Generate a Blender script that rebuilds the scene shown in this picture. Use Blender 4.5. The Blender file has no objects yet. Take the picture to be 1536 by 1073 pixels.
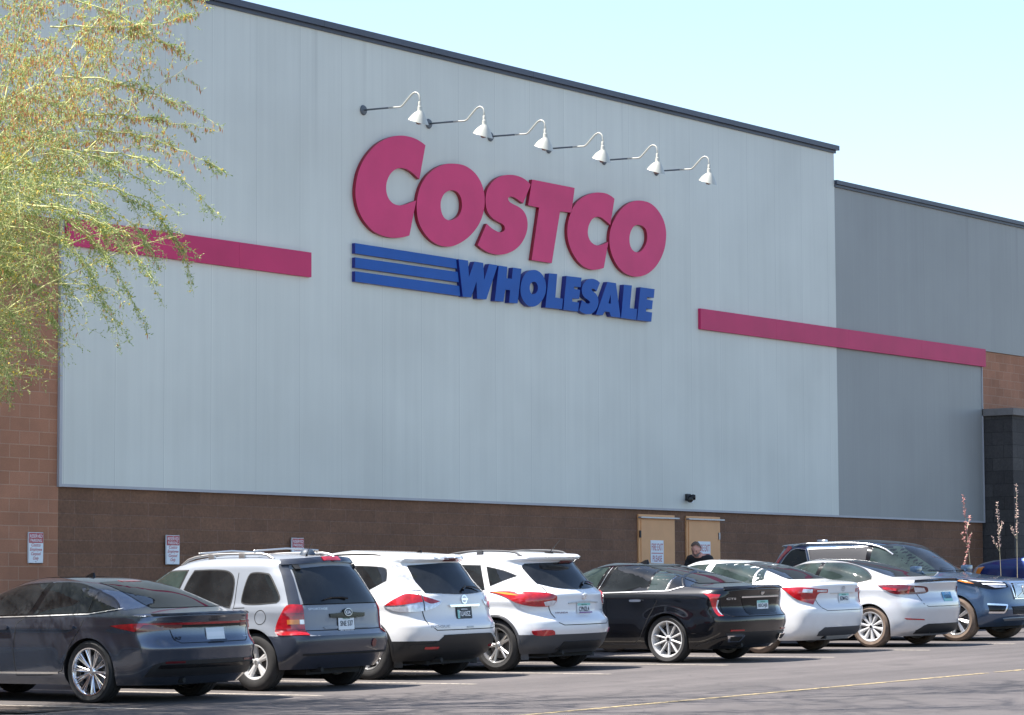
import bpy, bmesh, math, random
import numpy as np
from mathutils import Vector, Matrix, noise
from mathutils.bvhtree import BVHTree
PI = math.pi
D = bpy.data
scene = bpy.context.scene
COL = scene.collection

# ---------------------------------------------------------------- camera
CAM_H = 1.66
GX = 0.0184                      # the lot climbs gently along the wall
def rotx(a):
    return Matrix.Rotation(a, 3, 'X')
def rotz(a):
    return Matrix.Rotation(a, 3, 'Z')
cam_d = D.cameras.new('camera')
cam = D.objects.new('camera', cam_d)
COL.objects.link(cam)
cam_d.sensor_width = 36.0
cam_d.lens = 4350.0 / 1536.0 * 36.0
cam_d.clip_start = 0.5
cam_d.clip_end = 3000
RM = rotz(math.radians(-53.668)) @ rotx(PI / 2 + math.radians(4.7644)) @ rotz(-0.005)
cam.matrix_world = Matrix.Translation((0, 0, CAM_H)) @ RM.to_4x4()
scene.camera = cam

# ---------------------------------------------------------------- sky, sun, exposure
SUN = Vector((-0.33, 0.42, 1.0)).normalized()      # towards the sun
sun_el = math.asin(SUN.z)
sun_az = math.atan2(SUN.x, SUN.y)                  # clockwise from +Y
world = D.worlds.new('World')
scene.world = world
world.use_nodes = True
wn = world.node_tree
wn.nodes.clear()
wo = wn.nodes.new('ShaderNodeOutputWorld')
wb = wn.nodes.new('ShaderNodeBackground')
sk = wn.nodes.new('ShaderNodeTexSky')
sk.sky_type = 'NISHITA'
sk.sun_disc = False
sk.sun_elevation = sun_el
sk.sun_rotation = sun_az
sk.air_density = 0.95
sk.dust_density = 0.6
sk.ozone_density = 1.0
wb.inputs['Strength'].default_value = 0.10
wn.links.new(sk.outputs[0], wb.inputs[0])
wn.links.new(wb.outputs[0], wo.inputs[0])
sl = D.lights.new('sun', 'SUN')
sl.energy = 4.5
sl.angle = math.radians(0.55)
sl.color = (1.0, 0.955, 0.9)
so = D.objects.new('sun', sl)
COL.objects.link(so)
so.rotation_euler = SUN.to_track_quat('Z', 'Y').to_euler()
scene.view_settings.view_transform = 'Standard'
scene.view_settings.look = 'None'
scene.view_settings.exposure = 1.56
scene.view_settings.gamma = 1.0
scene.render.engine = 'CYCLES'
scene.cycles.max_bounces = 7

# ---------------------------------------------------------------- tagging helpers
def tag(o, label=None, cat=None, group=None, kind=None):
    if label: o['label'] = label
    if cat: o['category'] = cat
    if group: o['group'] = group
    if kind: o['kind'] = kind
    return o
def empty(name, loc=(0, 0, 0), rot=(0, 0, 0), parent=None):
    o = D.objects.new(name, None)
    o.empty_display_size = 0.3
    COL.objects.link(o)
    o.location = loc
    o.rotation_euler = rot
    o.parent = parent
    return o
def link(name, me, mat=None, parent=None, smooth=False):
    o = D.objects.new(name, me)
    COL.objects.link(o)
    if mat is not None:
        for m in (mat if isinstance(mat, (list, tuple)) else [mat]):
            me.materials.append(m)
    if parent: o.parent = parent
    if smooth:
        me.polygons.foreach_set('use_smooth', [True] * len(me.polygons))
    return o
def mesh(name, verts, faces, mat=None, parent=None, smooth=False):
    me = D.meshes.new(name)
    me.from_pydata([tuple(v) for v in verts], [], [tuple(f) for f in faces])
    me.update()
    return link(name, me, mat, parent, smooth)
class MB:
    """collects primitives into one mesh"""
    def __init__(s): s.v = []; s.f = []
    def add(s, v, f):
        n = len(s.v)
        s.v += [tuple(a) for a in v]
        s.f += [tuple(i + n for i in q) for q in f]
        return s
    def box(s, x0, x1, y0, y1, z0, z1, M=None):
        v = [(x0,y0,z0),(x1,y0,z0),(x1,y1,z0),(x0,y1,z0),(x0,y0,z1),(x1,y0,z1),(x1,y1,z1),(x0,y1,z1)]
        if M is not None: v = [M @ Vector(a) for a in v]
        return s.add(v, [(0,3,2,1),(4,5,6,7),(0,1,5,4),(1,2,6,5),(2,3,7,6),(3,0,4,7)])
    def bbox(s, x0, x1, y0, y1, z0, z1, b=0.01, M=None):
        """box with bevelled edges"""
        bm = bmesh.new()
        bmesh.ops.create_cube(bm, size=1)
        for v in bm.verts:
            v.co = Vector(((x0+x1)/2 + v.co.x*(x1-x0), (y0+y1)/2 + v.co.y*(y1-y0), (z0+z1)/2 + v.co.z*(z1-z0)))
        bmesh.ops.bevel(bm, geom=bm.edges[:], offset=b, segments=2, affect='EDGES', profile=0.6)
        bm.verts.index_update()
        vv = [(M @ v.co if M is not None else v.co.copy()) for v in bm.verts]
        ff = [[v.index for v in f.verts] for f in bm.faces]
        bm.free()
        return s.add(vv, ff)
    def tube(s, pts, r, n=8, cap=True):
        pts = [Vector(p) for p in pts]
        rr = r if isinstance(r, (list, tuple)) else [r] * len(pts)
        v = []; f = []
        up = None
        for i, p in enumerate(pts):
            t = (pts[min(i+1, len(pts)-1)] - pts[max(i-1, 0)])
            if t.length < 1e-9: t = Vector((0,0,1))
            t.normalize()
            if up is None:
                up = Vector((0,0,1)) if abs(t.z) < 0.9 else Vector((1,0,0))
            a = t.cross(up)
            if a.length < 1e-6: a = t.orthogonal()
            a.normalize()
            b = a.cross(t).normalized()
            up = b
            for k in range(n):
                an = 2*PI*k/n
                v.append(p + (a*math.cos(an) + b*math.sin(an))*rr[i])
        for i in range(len(pts)-1):
            for k in range(n):
                f.append((i*n+k, i*n+(k+1)%n, (i+1)*n+(k+1)%n, (i+1)*n+k))
        if cap:
            f.append(tuple(range(n-1,-1,-1)))
            f.append(tuple((len(pts)-1)*n+k for k in range(n)))
        return s.add(v, f)
    def lathe(s, prof, n=32, M=None, close=False):
        """prof: list of (radius, axial) round local Y axis"""
        v = []; f = []
        m = len(prof)
        for k in range(n):
            an = 2*PI*k/n
            for (r, a) in prof:
                p = Vector((r*math.cos(an), a, r*math.sin(an)))
                v.append(M @ p if M is not None else p)
        for k in range(n):
            for j in range(m-1 if not close else m):
                j2 = (j+1) % m
                f.append((k*m+j, k*m+j2, ((k+1)%n)*m+j2, ((k+1)%n)*m+j))
        return s.add(v, f)
    def build(s, name, mat, parent=None, smooth=False, auto=None):
        o = mesh(name, s.v, s.f, mat, parent, smooth)
        if auto: autosmooth(o, auto)
        return o
def autosmooth(o, deg=35):
    me = o.data
    bm = bmesh.new(); bm.from_mesh(me)
    bmesh.ops.recalc_face_normals(bm, faces=bm.faces[:])
    a = math.radians(deg)
    for f in bm.faces: f.smooth = True
    for e in bm.edges:
        if len(e.link_faces) == 2:
            e.smooth = e.calc_face_angle(0) < a
        else: e.smooth = True
    bm.to_mesh(me); bm.free()

# ---------------------------------------------------------------- 2D helpers
def smooth_poly(pts, n=6):
    """closed Catmull-Rom through pts; a third element marks a sharp corner"""
    P = [(p[0], p[1], len(p) > 2) for p in pts]
    N = len(P); out = []
    for i in range(N):
        p0, p1, p2, p3 = P[i-1], P[i], P[(i+1) % N], P[(i+2) % N]
        a1 = (p1[0], p1[1]); a2 = (p2[0], p2[1])
        a0 = a1 if p1[2] else (p0[0], p0[1])
        a3 = a2 if p2[2] else (p3[0], p3[1])
        if p1[2] and p2[2]:
            out.append(a1); continue
        for k in range(n):
            t = k / n
            q = []
            for c in (0, 1):
                q.append(0.5*((2*a1[c]) + (-a0[c]+a2[c])*t + (2*a0[c]-5*a1[c]+4*a2[c]-a3[c])*t*t + (-a0[c]+3*a1[c]-3*a2[c]+a3[c])*t**3))
            out.append(tuple(q))
    return out
def area2(p):
    return 0.5*sum(p[i][0]*p[(i+1) % len(p)][1] - p[(i+1) % len(p)][0]*p[i][1] for i in range(len(p)))
def offset_poly(p, d):
    """push polygon outwards by d"""
    if area2(p) < 0: p = p[::-1]
    out = []
    n = len(p)
    for i in range(n):
        a = Vector(p[i-1]); b = Vector(p[i]); c = Vector(p[(i+1) % n])
        e1 = (b-a); e2 = (c-b)
        if e1.length < 1e-9 or e2.length < 1e-9:
            continue
        e1.normalize(); e2.normalize()
        n1 = Vector((e1.y, -e1.x)); n2 = Vector((e2.y, -e2.x))
        m = n1+n2
        if m.length < 1e-6: m = n1
        m.normalize()
        k = d/max(0.45, m.dot(n1))
        out.append((b.x+m.x*k, b.y+m.y*k))
    return out

# ---------------------------------------------------------------- materials
def new_mat(name):
    m = D.materials.new(name)
    m.use_nodes = True
    nt = m.node_tree
    b = nt.nodes['Principled BSDF']
    return m, nt, b
def simple(name, col, rough=0.5, metal=0.0, coat=0.0, spec=None, var=0.0, vscale=20.0, bump=0.0, bscale=60.0, emit=None):
    m, nt, b = new_mat(name)
    b.inputs['Base Color'].default_value = (*col, 1)
    b.inputs['Roughness'].default_value = rough
    b.inputs['Metallic'].default_value = metal
    if coat:
        b.inputs['Coat Weight'].default_value = coat
        b.inputs['Coat Roughness'].default_value = 0.03
    if spec is not None: b.inputs['Specular IOR Level'].default_value = spec
    if emit:
        b.inputs['Emission Color'].default_value = (*emit[0], 1)
        b.inputs['Emission Strength'].default_value = emit[1]
    if var or bump:
        tc = nt.nodes.new('ShaderNodeTexCoord')
        nz = nt.nodes.new('ShaderNodeTexNoise')
        nz.inputs['Scale'].default_value = vscale
        nz.inputs['Detail'].default_value = 6
        nt.links.new(tc.outputs['Object'], nz.inputs['Vector'])
        if var:
            mp = nt.nodes.new('ShaderNodeMapRange')
            mp.inputs[1].default_value = 0.3; mp.inputs[2].default_value = 0.7
            mp.inputs[3].default_value = 1-var; mp.inputs[4].default_value = 1+var
            nt.links.new(nz.outputs[0], mp.inputs[0])
            hs = nt.nodes.new('ShaderNodeHueSaturation')
            hs.inputs['Color'].default_value = (*col, 1)
            nt.links.new(mp.outputs[0], hs.inputs['Value'])
            nt.links.new(hs.outputs[0], b.inputs['Base Color'])
        if bump:
            n2 = nt.nodes.new('ShaderNodeTexNoise')
            n2.inputs['Scale'].default_value = bscale
            n2.inputs['Detail'].default_value = 5
            nt.links.new(tc.outputs['Object'], n2.inputs['Vector'])
            bp = nt.nodes.new('ShaderNodeBump')
            bp.inputs['Strength'].default_value = bump
            bp.inputs['Distance'].default_value = 0.01
            nt.links.new(n2.outputs[0], bp.inputs['Height'])
            nt.links.new(bp.outputs[0], b.inputs['Normal'])
    return m
def math_n(nt, op, a, b=None, c=None):
    n = nt.nodes.new('ShaderNodeMath'); n.operation = op
    for i, v in enumerate((a, b, c)):
        if v is None: continue
        if isinstance(v, (int, float)): n.inputs[i].default_value = v
        else: nt.links.new(v, n.inputs[i])
    return n.outputs[0]
def mix_n(nt, fac, a, b, mode='MIX'):
    n = nt.nodes.new('ShaderNodeMix'); n.data_type = 'RGBA'; n.blend_type = mode
    for i, v in ((0, fac), (6, a), (7, b)):
        if isinstance(v, (int, float)): n.inputs[i].default_value = v
        elif isinstance(v, tuple): n.inputs[i].default_value = (*v, 1) if len(v) == 3 else v
        else: nt.links.new(v, n.inputs[i])
    return n.outputs[2]
def noise_n(nt, vec, scale, detail=5, rough=0.55, dim='3D'):
    n = nt.nodes.new('ShaderNodeTexNoise')
    n.inputs['Scale'].default_value = scale; n.inputs['Detail'].default_value = detail
    n.inputs['Roughness'].default_value = rough
    nt.links.new(vec, n.inputs['Vector'])
    return n.outputs[0]
def ramp_n(nt, fac, lo, hi, a=0.0, b=1.0):
    n = nt.nodes.new('ShaderNodeMapRange')
    n.inputs[1].default_value = lo; n.inputs[2].default_value = hi
    n.inputs[3].default_value = a; n.inputs[4].default_value = b
    nt.links.new(fac, n.inputs[0])
    return n.outputs[0]
def scaled(nt, vec, sx, sy, sz):
    n = nt.nodes.new('ShaderNodeMapping')
    n.inputs['Scale'].default_value = (sx, sy, sz)
    nt.links.new(vec, n.inputs['Vector'])
    return n.outputs[0]
def objcoord(nt):
    return nt.nodes.new('ShaderNodeTexCoord').outputs['Object']
def bump_n(nt, h, strength, dist, target):
    bp = nt.nodes.new('ShaderNodeBump')
    bp.inputs['Strength'].default_value = strength
    bp.inputs['Distance'].default_value = dist
    nt.links.new(h, bp.inputs['Height'])
    nt.links.new(bp.outputs[0], target.inputs['Normal'])

def mat_panel(name, col, joint=0.84):
    """vertical metal cladding: fine ribs, joints every 1.1 m, rain streaks"""
    m, nt, b = new_mat(name)
    oc = objcoord(nt)
    sp = nt.nodes.new('ShaderNodeSeparateXYZ'); nt.links.new(oc, sp.inputs[0])
    x = sp.outputs[0]; z = sp.outputs[2]
    u = math_n(nt, 'FRACT', math_n(nt, 'DIVIDE', math_n(nt, 'SUBTRACT', x, 33.196-22.1), 1.105))
    j = math_n(nt, 'LESS_THAN', u, 0.013)
    j2 = math_n(nt, 'MULTIPLY', math_n(nt, 'GREATER_THAN', u, 0.013), math_n(nt, 'LESS_THAN', u, 0.03))
    streak = noise_n(nt, scaled(nt, oc, 5.5, 5.5, 0.16), 1.0, 6, 0.6)
    streak2 = noise_n(nt, scaled(nt, oc, 26, 26, 0.5), 1.0, 4, 0.6)
    blot = noise_n(nt, oc, 0.35, 3)
    pid = math_n(nt, 'FLOOR', math_n(nt, 'DIVIDE', math_n(nt, 'SUBTRACT', x, 33.196-22.1), 1.105))
    wn_ = nt.nodes.new('ShaderNodeTexWhiteNoise'); wn_.noise_dimensions = '1D'
    nt.links.new(pid, wn_.inputs['W'])
    v = math_n(nt, 'MULTIPLY', ramp_n(nt, streak, 0.3, 0.7, 0.965, 1.03), ramp_n(nt, streak2, 0.3, 0.7, 0.985, 1.012))
    v = math_n(nt, 'MULTIPLY', v, ramp_n(nt, blot, 0.35, 0.65, 0.945, 1.05))
    v = math_n(nt, 'MULTIPLY', v, ramp_n(nt, wn_.outputs[0], 0, 1, 0.982, 1.015))
    v = math_n(nt, 'MULTIPLY', v, ramp_n(nt, j, 0, 1, 1.0, joint))
    v = math_n(nt, 'MULTIPLY', v, ramp_n(nt, j2, 0, 1, 1.0, 1.07))
    # sparse dark runs from the coping
    run = noise_n(nt, scaled(nt, oc, 3.1, 3.1, 0.02), 1.0, 3, 0.5)
    rmask = math_n(nt, 'MULTIPLY', ramp_n(nt, run, 0.62, 0.72, 0, 1), ramp_n(nt, z, 8.4, 11.2, 0, 1))
    v = math_n(nt, 'MULTIPLY', v, ramp_n(nt, rmask, 0, 1, 1.0, 0.86))
    hs = nt.nodes.new('ShaderNodeHueSaturation')
    hs.inputs['Color'].default_value = (*col, 1)
    nt.links.new(v, hs.inputs['Value'])
    nt.links.new(hs.outputs[0], b.inputs['Base Color'])
    b.inputs['Roughness'].default_value = 0.5
    rib = math_n(nt, 'SINE', math_n(nt, 'MULTIPLY', x, 2*PI/0.055))
    h = math_n(nt, 'SUBTRACT', math_n(nt, 'MULTIPLY', rib, 0.10), math_n(nt, 'MULTIPLY', j, 1.0))
    bump_n(nt, h, 0.25, 0.004, b)
    return m
def mat_block(name, c1, c2, mortar, bw, bh, msize, rough=0.85, speck=0.25, bscale=70, bstr=0.6, flip=False, mfac=1.0):
    """concrete masonry: running bond laid on the world X/Z (or Y/Z) plane"""
    m, nt, b = new_mat(name)
    oc = objcoord(nt)
    sp = nt.nodes.new('ShaderNodeSeparateXYZ'); nt.links.new(oc, sp.inputs[0])
    cb = nt.nodes.new('ShaderNodeCombineXYZ')
    nt.links.new(math_n(nt, 'ADD', sp.outputs[0], sp.outputs[1]), cb.inputs[0])
    nt.links.new(math_n(nt, 'SUBTRACT', sp.outputs[2], 3.405-20*bh), cb.inputs[1])
    br = nt.nodes.new('ShaderNodeTexBrick')
    br.offset = 0.5
    br.inputs['Scale'].default_value = 1.0
    br.inputs['Brick Width'].default_value = bw
    br.inputs['Row Height'].default_value = bh
    br.inputs['Mortar Size'].default_value = msize
    br.inputs['Mortar Smooth'].default_value = 0.2
    br.inputs['Bias'].default_value = 0.0
    br.inputs['Color1'].default_value = (*c1, 1)
    br.inputs['Color2'].default_value = (*c2, 1)
    br.inputs['Mortar'].default_value = (*mortar, 1)
    nt.links.new(cb.outputs[0], br.inputs['Vector'])
    n1 = noise_n(nt, oc, bscale, 6, 0.7)
    n2 = noise_n(nt, oc, 1.3, 4, 0.6)
    v = math_n(nt, 'MULTIPLY', ramp_n(nt, n1, 0.3, 0.7, 1-speck, 1+speck), ramp_n(nt, n2, 0.3, 0.7, 0.86, 1.14))
    hs = nt.nodes.new('ShaderNodeHueSaturation')
    nt.links.new(br.outputs['Color'], hs.inputs['Color'])
    nt.links.new(v, hs.inputs['Value'])
    nt.links.new(hs.outputs[0], b.inputs['Base Color'])
    b.inputs['Roughness'].default_value = rough
    h = math_n(nt, 'SUBTRACT', math_n(nt, 'MULTIPLY', n1, 0.6), math_n(nt, 'MULTIPLY', br.outputs['Fac'], 0.7))
    bump_n(nt, h, bstr, 0.012, b)
    return m
def mat_asphalt():
    m, nt, b = new_mat('asphalt')
    oc = objcoord(nt)
    fine = noise_n(nt, oc, 55, 5, 0.75)
    mid = noise_n(nt, oc, 2.2, 5, 0.6)
    big = noise_n(nt, scaled(nt, oc, 0.10, 0.33, 1), 1.0, 4, 0.6)
    wear = noise_n(nt, scaled(nt, oc, 0.12, 1.5, 1), 1.0, 5, 0.6)
    vo = nt.nodes.new('ShaderNodeTexVoronoi'); vo.feature = 'DISTANCE_TO_EDGE'
    vo.inputs['Scale'].default_value = 0.22
    wob = nt.nodes.new('ShaderNodeVectorMath'); wob.operation = 'ADD'
    nzc = nt.nodes.new('ShaderNodeTexNoise'); nzc.inputs['Scale'].default_value = 0.9; nzc.inputs['Detail'].default_value = 5
    nt.links.new(oc, nzc.inputs['Vector'])
    nt.links.new(oc, wob.inputs[0]); nt.links.new(nzc.outputs['Color'], wob.inputs[1])
    nt.links.new(wob.outputs[0], vo.inputs['Vector'])
    crack = math_n(nt, 'LESS_THAN', vo.outputs['Distance'], 0.0022)
    v = math_n(nt, 'MULTIPLY', ramp_n(nt, fine, 0.25, 0.75, 0.72, 1.28), ramp_n(nt, mid, 0.3, 0.7, 0.9, 1.1))
    v = math_n(nt, 'MULTIPLY', v, ramp_n(nt, big, 0.3, 0.7, 0.78, 1.18))
    v = math_n(nt, 'MULTIPLY', v, ramp_n(nt, wear, 0.35, 0.65, 0.86, 1.14))
    v = math_n(nt, 'MULTIPLY', v, ramp_n(nt, crack, 0, 1, 1.0, 0.7))
    # oil drips in the bays
    oil = noise_n(nt, oc, 1.1, 3, 0.5)
    v = math_n(nt, 'MULTIPLY', v, ramp_n(nt, oil, 0.62, 0.74, 1.0, 0.6))
    hs = nt.nodes.new('ShaderNodeHueSaturation')
    hs.inputs['Color'].default_value = (0.082, 0.071, 0.067, 1)
    nt.links.new(v, hs.inputs['Value'])
    peb = nt.nodes.new('ShaderNodeTexVoronoi'); peb.inputs['Scale'].default_value = 9.0
    nt.links.new(oc, peb.inputs['Vector'])
    pm = math_n(nt, 'LESS_THAN', peb.outputs['Distance'], 0.07)
    pk = nt.nodes.new('ShaderNodeSeparateColor'); nt.links.new(peb.outputs['Color'], pk.inputs[0])
    pm = math_n(nt, 'MULTIPLY', pm, math_n(nt, 'GREATER_THAN', pk.outputs[0], 0.93))
    c = mix_n(nt, math_n(nt, 'MULTIPLY', pm, 0.75), hs.outputs[0], (0.32, 0.27, 0.21))
    nt.links.new(c, b.inputs['Base Color'])
    b.inputs['Roughness'].default_value = 0.82
    bump_n(nt, fine, 0.5, 0.008, b)
    return m
def mat_line(name, col, wear=0.5):
    m, nt, b = new_mat(name)
    oc = objcoord(nt)
    n1 = noise_n(nt, oc, 14, 6, 0.75)
    f = ramp_n(nt, n1, wear-0.06, wear+0.08, 0, 1)
    nt.links.new(mix_n(nt, f, (0.082, 0.071, 0.067), col), b.inputs['Base Color'])
    b.inputs['Roughness'].default_value = 0.75
    return m
def car_paint(name, col, metallic=0.0, rough=0.35, coat=1.0, dirt=0.3, spec=0.5):
    m, nt, b = new_mat(name)
    oc = objcoord(nt)
    dust = noise_n(nt, oc, 3.0, 5, 0.6)
    b.inputs['Metallic'].default_value = metallic
    b.inputs['Roughness'].default_value = rough
    b.inputs['Coat Weight'].default_value = coat
    nt.links.new(ramp_n(nt, dust, 0.35, 0.75, 0.015, 0.05), b.inputs['Coat Roughness'])
    sp = nt.nodes.new('ShaderNodeSeparateXYZ'); nt.links.new(oc, sp.inputs[0])
    low = math_n(nt, 'MULTIPLY', ramp_n(nt, sp.outputs[2], 0.2, 0.62, 1, 0), ramp_n(nt, dust, 0.35, 0.65, 0.0, dirt))
    nt.links.new(mix_n(nt, low, col, (0.25, 0.21, 0.17)), b.inputs['Base Color'])
    b.inputs['Specular IOR Level'].default_value = spec
    # slight orange peel and panel waviness
    w = noise_n(nt, oc, 2.2, 2, 0.5)
    bump_n(nt, w, 0.06, 0.02, b)
    return m
def mat_glass(name, col=(0.012, 0.015, 0.016), rough=0.02, spec=0.6):
    m, nt, b = new_mat(name)
    oc = objcoord(nt)
    n = noise_n(nt, oc, 2.6, 4, 0.6)
    nt.links.new(mix_n(nt, ramp_n(nt, n, 0.35, 0.7, 0, 1), col, tuple(min(1, c*2.2+0.004) for c in col)), b.inputs['Base Color'])
    b.inputs['Roughness'].default_value = rough
    b.inputs['Specular IOR Level'].default_value = spec
    return m
M = {}
M['panel'] = mat_panel('light_metal_panel', (0.645, 0.645, 0.575))
M['panel_dark'] = mat_panel('dark_metal_panel', (0.295, 0.295, 0.28), 0.88)
M['block_left'] = mat_block('tan_concrete_block', (0.35, 0.155, 0.085), (0.42, 0.19, 0.108), (0.42, 0.24, 0.155), 0.4064, 0.2032, 0.008, speck=0.16, bstr=0.3)
M['block_brown'] = mat_block('brown_splitface_block', (0.172, 0.085, 0.047), (0.205, 0.103, 0.058), (0.235, 0.138, 0.095), 0.8128, 0.2032, 0.007, speck=0.27, bscale=24, bstr=1.0)
M['block_dark'] = mat_block('charcoal_block', (0.048, 0.042, 0.039), (0.070, 0.062, 0.057), (0.028, 0.025, 0.023), 0.6, 0.3048, 0.006, speck=0.3, bscale=25, bstr=0.8)
M['cap'] = simple('stone_cap', (0.20, 0.18, 0.165), 0.8, var=0.12, vscale=8)
def mat_coping():
    m, nt, b = new_mat('navy_coping')
    oc = objcoord(nt)
    sp = nt.nodes.new('ShaderNodeSeparateXYZ'); nt.links.new(oc, sp.inputs[0])
    u = math_n(nt, 'FRACT', math_n(nt, 'DIVIDE', sp.outputs[0], 3.05))
    j = math_n(nt, 'LESS_THAN', u, 0.006)
    n = noise_n(nt, scaled(nt, oc, .6, 4, 4), 1.0, 5)
    v = math_n(nt, 'MULTIPLY', ramp_n(nt, n, .3, .7, .8, 1.2), ramp_n(nt, j, 0, 1, 1, .35))
    hs = nt.nodes.new('ShaderNodeHueSaturation'); hs.inputs['Color'].default_value = (0.050, 0.058, 0.085, 1)
    nt.links.new(v, hs.inputs['Value']); nt.links.new(hs.outputs[0], b.inputs['Base Color'])
    b.inputs['Roughness'].default_value = .45
    return m
M['coping'] = mat_coping()
M['stripe'] = simple('magenta_panel', (0.56, 0.028, 0.120), 0.5, spec=.3, var=0.09, vscale=1.2)
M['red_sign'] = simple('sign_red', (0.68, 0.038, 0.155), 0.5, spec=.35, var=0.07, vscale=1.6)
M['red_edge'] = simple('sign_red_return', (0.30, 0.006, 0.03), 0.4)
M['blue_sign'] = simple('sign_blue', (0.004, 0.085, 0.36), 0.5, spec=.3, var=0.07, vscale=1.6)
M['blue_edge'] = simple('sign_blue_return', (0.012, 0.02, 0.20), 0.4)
M['trim'] = simple('panel_trim', (0.42, 0.41, 0.42), 0.5, var=0.06, vscale=3)
M['door'] = simple('tan_door_paint', (0.74, 0.365, 0.155), 0.5, var=0.06, vscale=2.5)
M['steel'] = simple('galvanised', (0.42, 0.43, 0.46), 0.4, metal=0.6, var=0.1)
M['lampwhite'] = simple('cream_enamel', (0.50, 0.49, 0.42), 0.35, var=0.04)
M['bulb'] = simple('bulb', (0.35, 0.22, 0.16), 0.3)
M['asphalt'] = mat_asphalt()
M['line_tan'] = mat_line('worn_tan_paint', (0.50, 0.44, 0.36), 0.42)
M['line_yel'] = mat_line('worn_yellow_paint', (0.42, 0.32, 0.15), 0.49)
M['concrete'] = simple('concrete', (0.36, 0.34, 0.31), 0.85, var=0.14, vscale=1.5, bump=0.3, bscale=80)
M['signwhite'] = simple('sign_white', (0.78, 0.80, 0.82), 0.35)
M['signred'] = simple('sign_text_red', (0.45, 0.02, 0.035), 0.4)
M['black'] = simple('black_plastic', (0.018, 0.018, 0.019), 0.5)
M['gloss_black'] = simple('gloss_black', (0.006, 0.006, 0.007), 0.15, spec=.35)
M['gap'] = simple('panel_gap', (0.006, 0.006, 0.007), 0.8)
M['chrome'] = simple('chrome', (0.88, 0.88, 0.90), 0.16, metal=1.0)
M['satin'] = simple('satin_alloy', (0.62, 0.61, 0.60), 0.3, metal=0.85)
M['alloy_white'] = simple('pale_alloy', (0.62, 0.61, 0.60), 0.4, metal=0.3)
M['alloy_dark'] = simple('dark_alloy', (0.03, 0.03, 0.033), 0.35, metal=0.5)
M['tyre'] = simple('tyre_rubber', (0.022, 0.021, 0.021), 0.8, var=0.2, vscale=12)
M['tyre_dusty'] = simple('dusty_tyre', (0.16, 0.115, 0.085), 0.9, var=0.2, vscale=12)
M['disc'] = simple('brake_disc', (0.25, 0.24, 0.24), 0.45, metal=0.8)
M['under'] = simple('underbody', (0.012, 0.012, 0.012), 0.8)
M['glass'] = mat_glass('tinted_glass', (0.007, 0.008, 0.009), 0.02, 0.5)
M['glass_clear'] = mat_glass('pale_tinted_glass', (0.016, 0.024, 0.022), 0.02, 0.5)
M['lens_red'] = simple('red_lens', (0.38, 0.008, 0.014), 0.12, coat=1.0, var=0.3, vscale=14)
M['lens_dark'] = simple('dark_red_lens', (0.10, 0.004, 0.008), 0.1, coat=1.0)
M['lens_amber'] = simple('amber_lens', (0.75, 0.22, 0.03), 0.15, coat=1.0)
M['lens_clear'] = simple('clear_lens', (0.62, 0.62, 0.66), 0.12, metal=0.4, coat=1.0, var=0.25, vscale=25)
M['clad_grey'] = simple('grey_cladding', (0.055, 0.057, 0.064), 0.6)
M['clad_navy'] = simple('navy_cladding', (0.028, 0.033, 0.048), 0.28, coat=0.5)
M['plate_white'] = simple('plate_white', (0.70, 0.74, 0.76), 0.4)
M['plate_teal'] = simple('plate_teal', (0.25, 0.55, 0.50), 0.4)
M['plate_blue'] = simple('plate_blue', (0.10, 0.33, 0.55), 0.4)
M['plate_navy'] = simple('plate_navy', (0.012, 0.018, 0.03), 0.4)
M['plate_purple'] = simple('plate_purple', (0.20, 0.07, 0.24), 0.5)
M['ink'] = simple('plate_ink', (0.03, 0.045, 0.07), 0.5)
M['ink_green'] = simple('plate_green', (0.05, 0.20, 0.13), 0.5)
M['white'] = simple('white_paint', (0.8, 0.8, 0.8), 0.4)
M['inner_arm'] = simple('plate_and_shaded_arm', (0.11, 0.125, 0.14), 0.6)  # dark grey of the wall plate, also colours the arm's shaded half
M['grate'] = simple('rusty_iron', (0.13, 0.10, 0.08), 0.7, metal=.3, var=.3)
M['glass_glare'] = simple('glared_privacy_glass', (0.045, 0.045, 0.05), 0.7, spec=.25)  # sun glare on the privacy glass, put into a paler, rougher base
# ---------------------------------------------------------------- text
def text_geo(body, bold=0.0, shear=0.0):
    """(verts2d, faces) of a line of text, normalised to x 0..1, y 0..1"""
    cu = D.curves.new('lettering', 'FONT')
    cu.body = body
    cu.size = 1.0
    cu.offset = bold
    cu.shear = shear
    cu.resolution_u = 3
    o = D.objects.new('lettering', cu)
    COL.objects.link(o)
    dg = bpy.context.evaluated_depsgraph_get()
    me = D.meshes.new_from_object(o.evaluated_get(dg))
    v = [(p.co.x, p.co.y) for p in me.vertices]
    f = [tuple(p.vertices) for p in me.polygons]
    D.objects.remove(o); D.curves.remove(cu); D.meshes.remove(me)
    x0 = min(a[0] for a in v); x1 = max(a[0] for a in v)
    y0 = min(a[1] for a in v); y1 = max(a[1] for a in v)
    return [((a[0]-x0)/(x1-x0), (a[1]-y0)/(y1-y0)) for a in v], f

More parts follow.
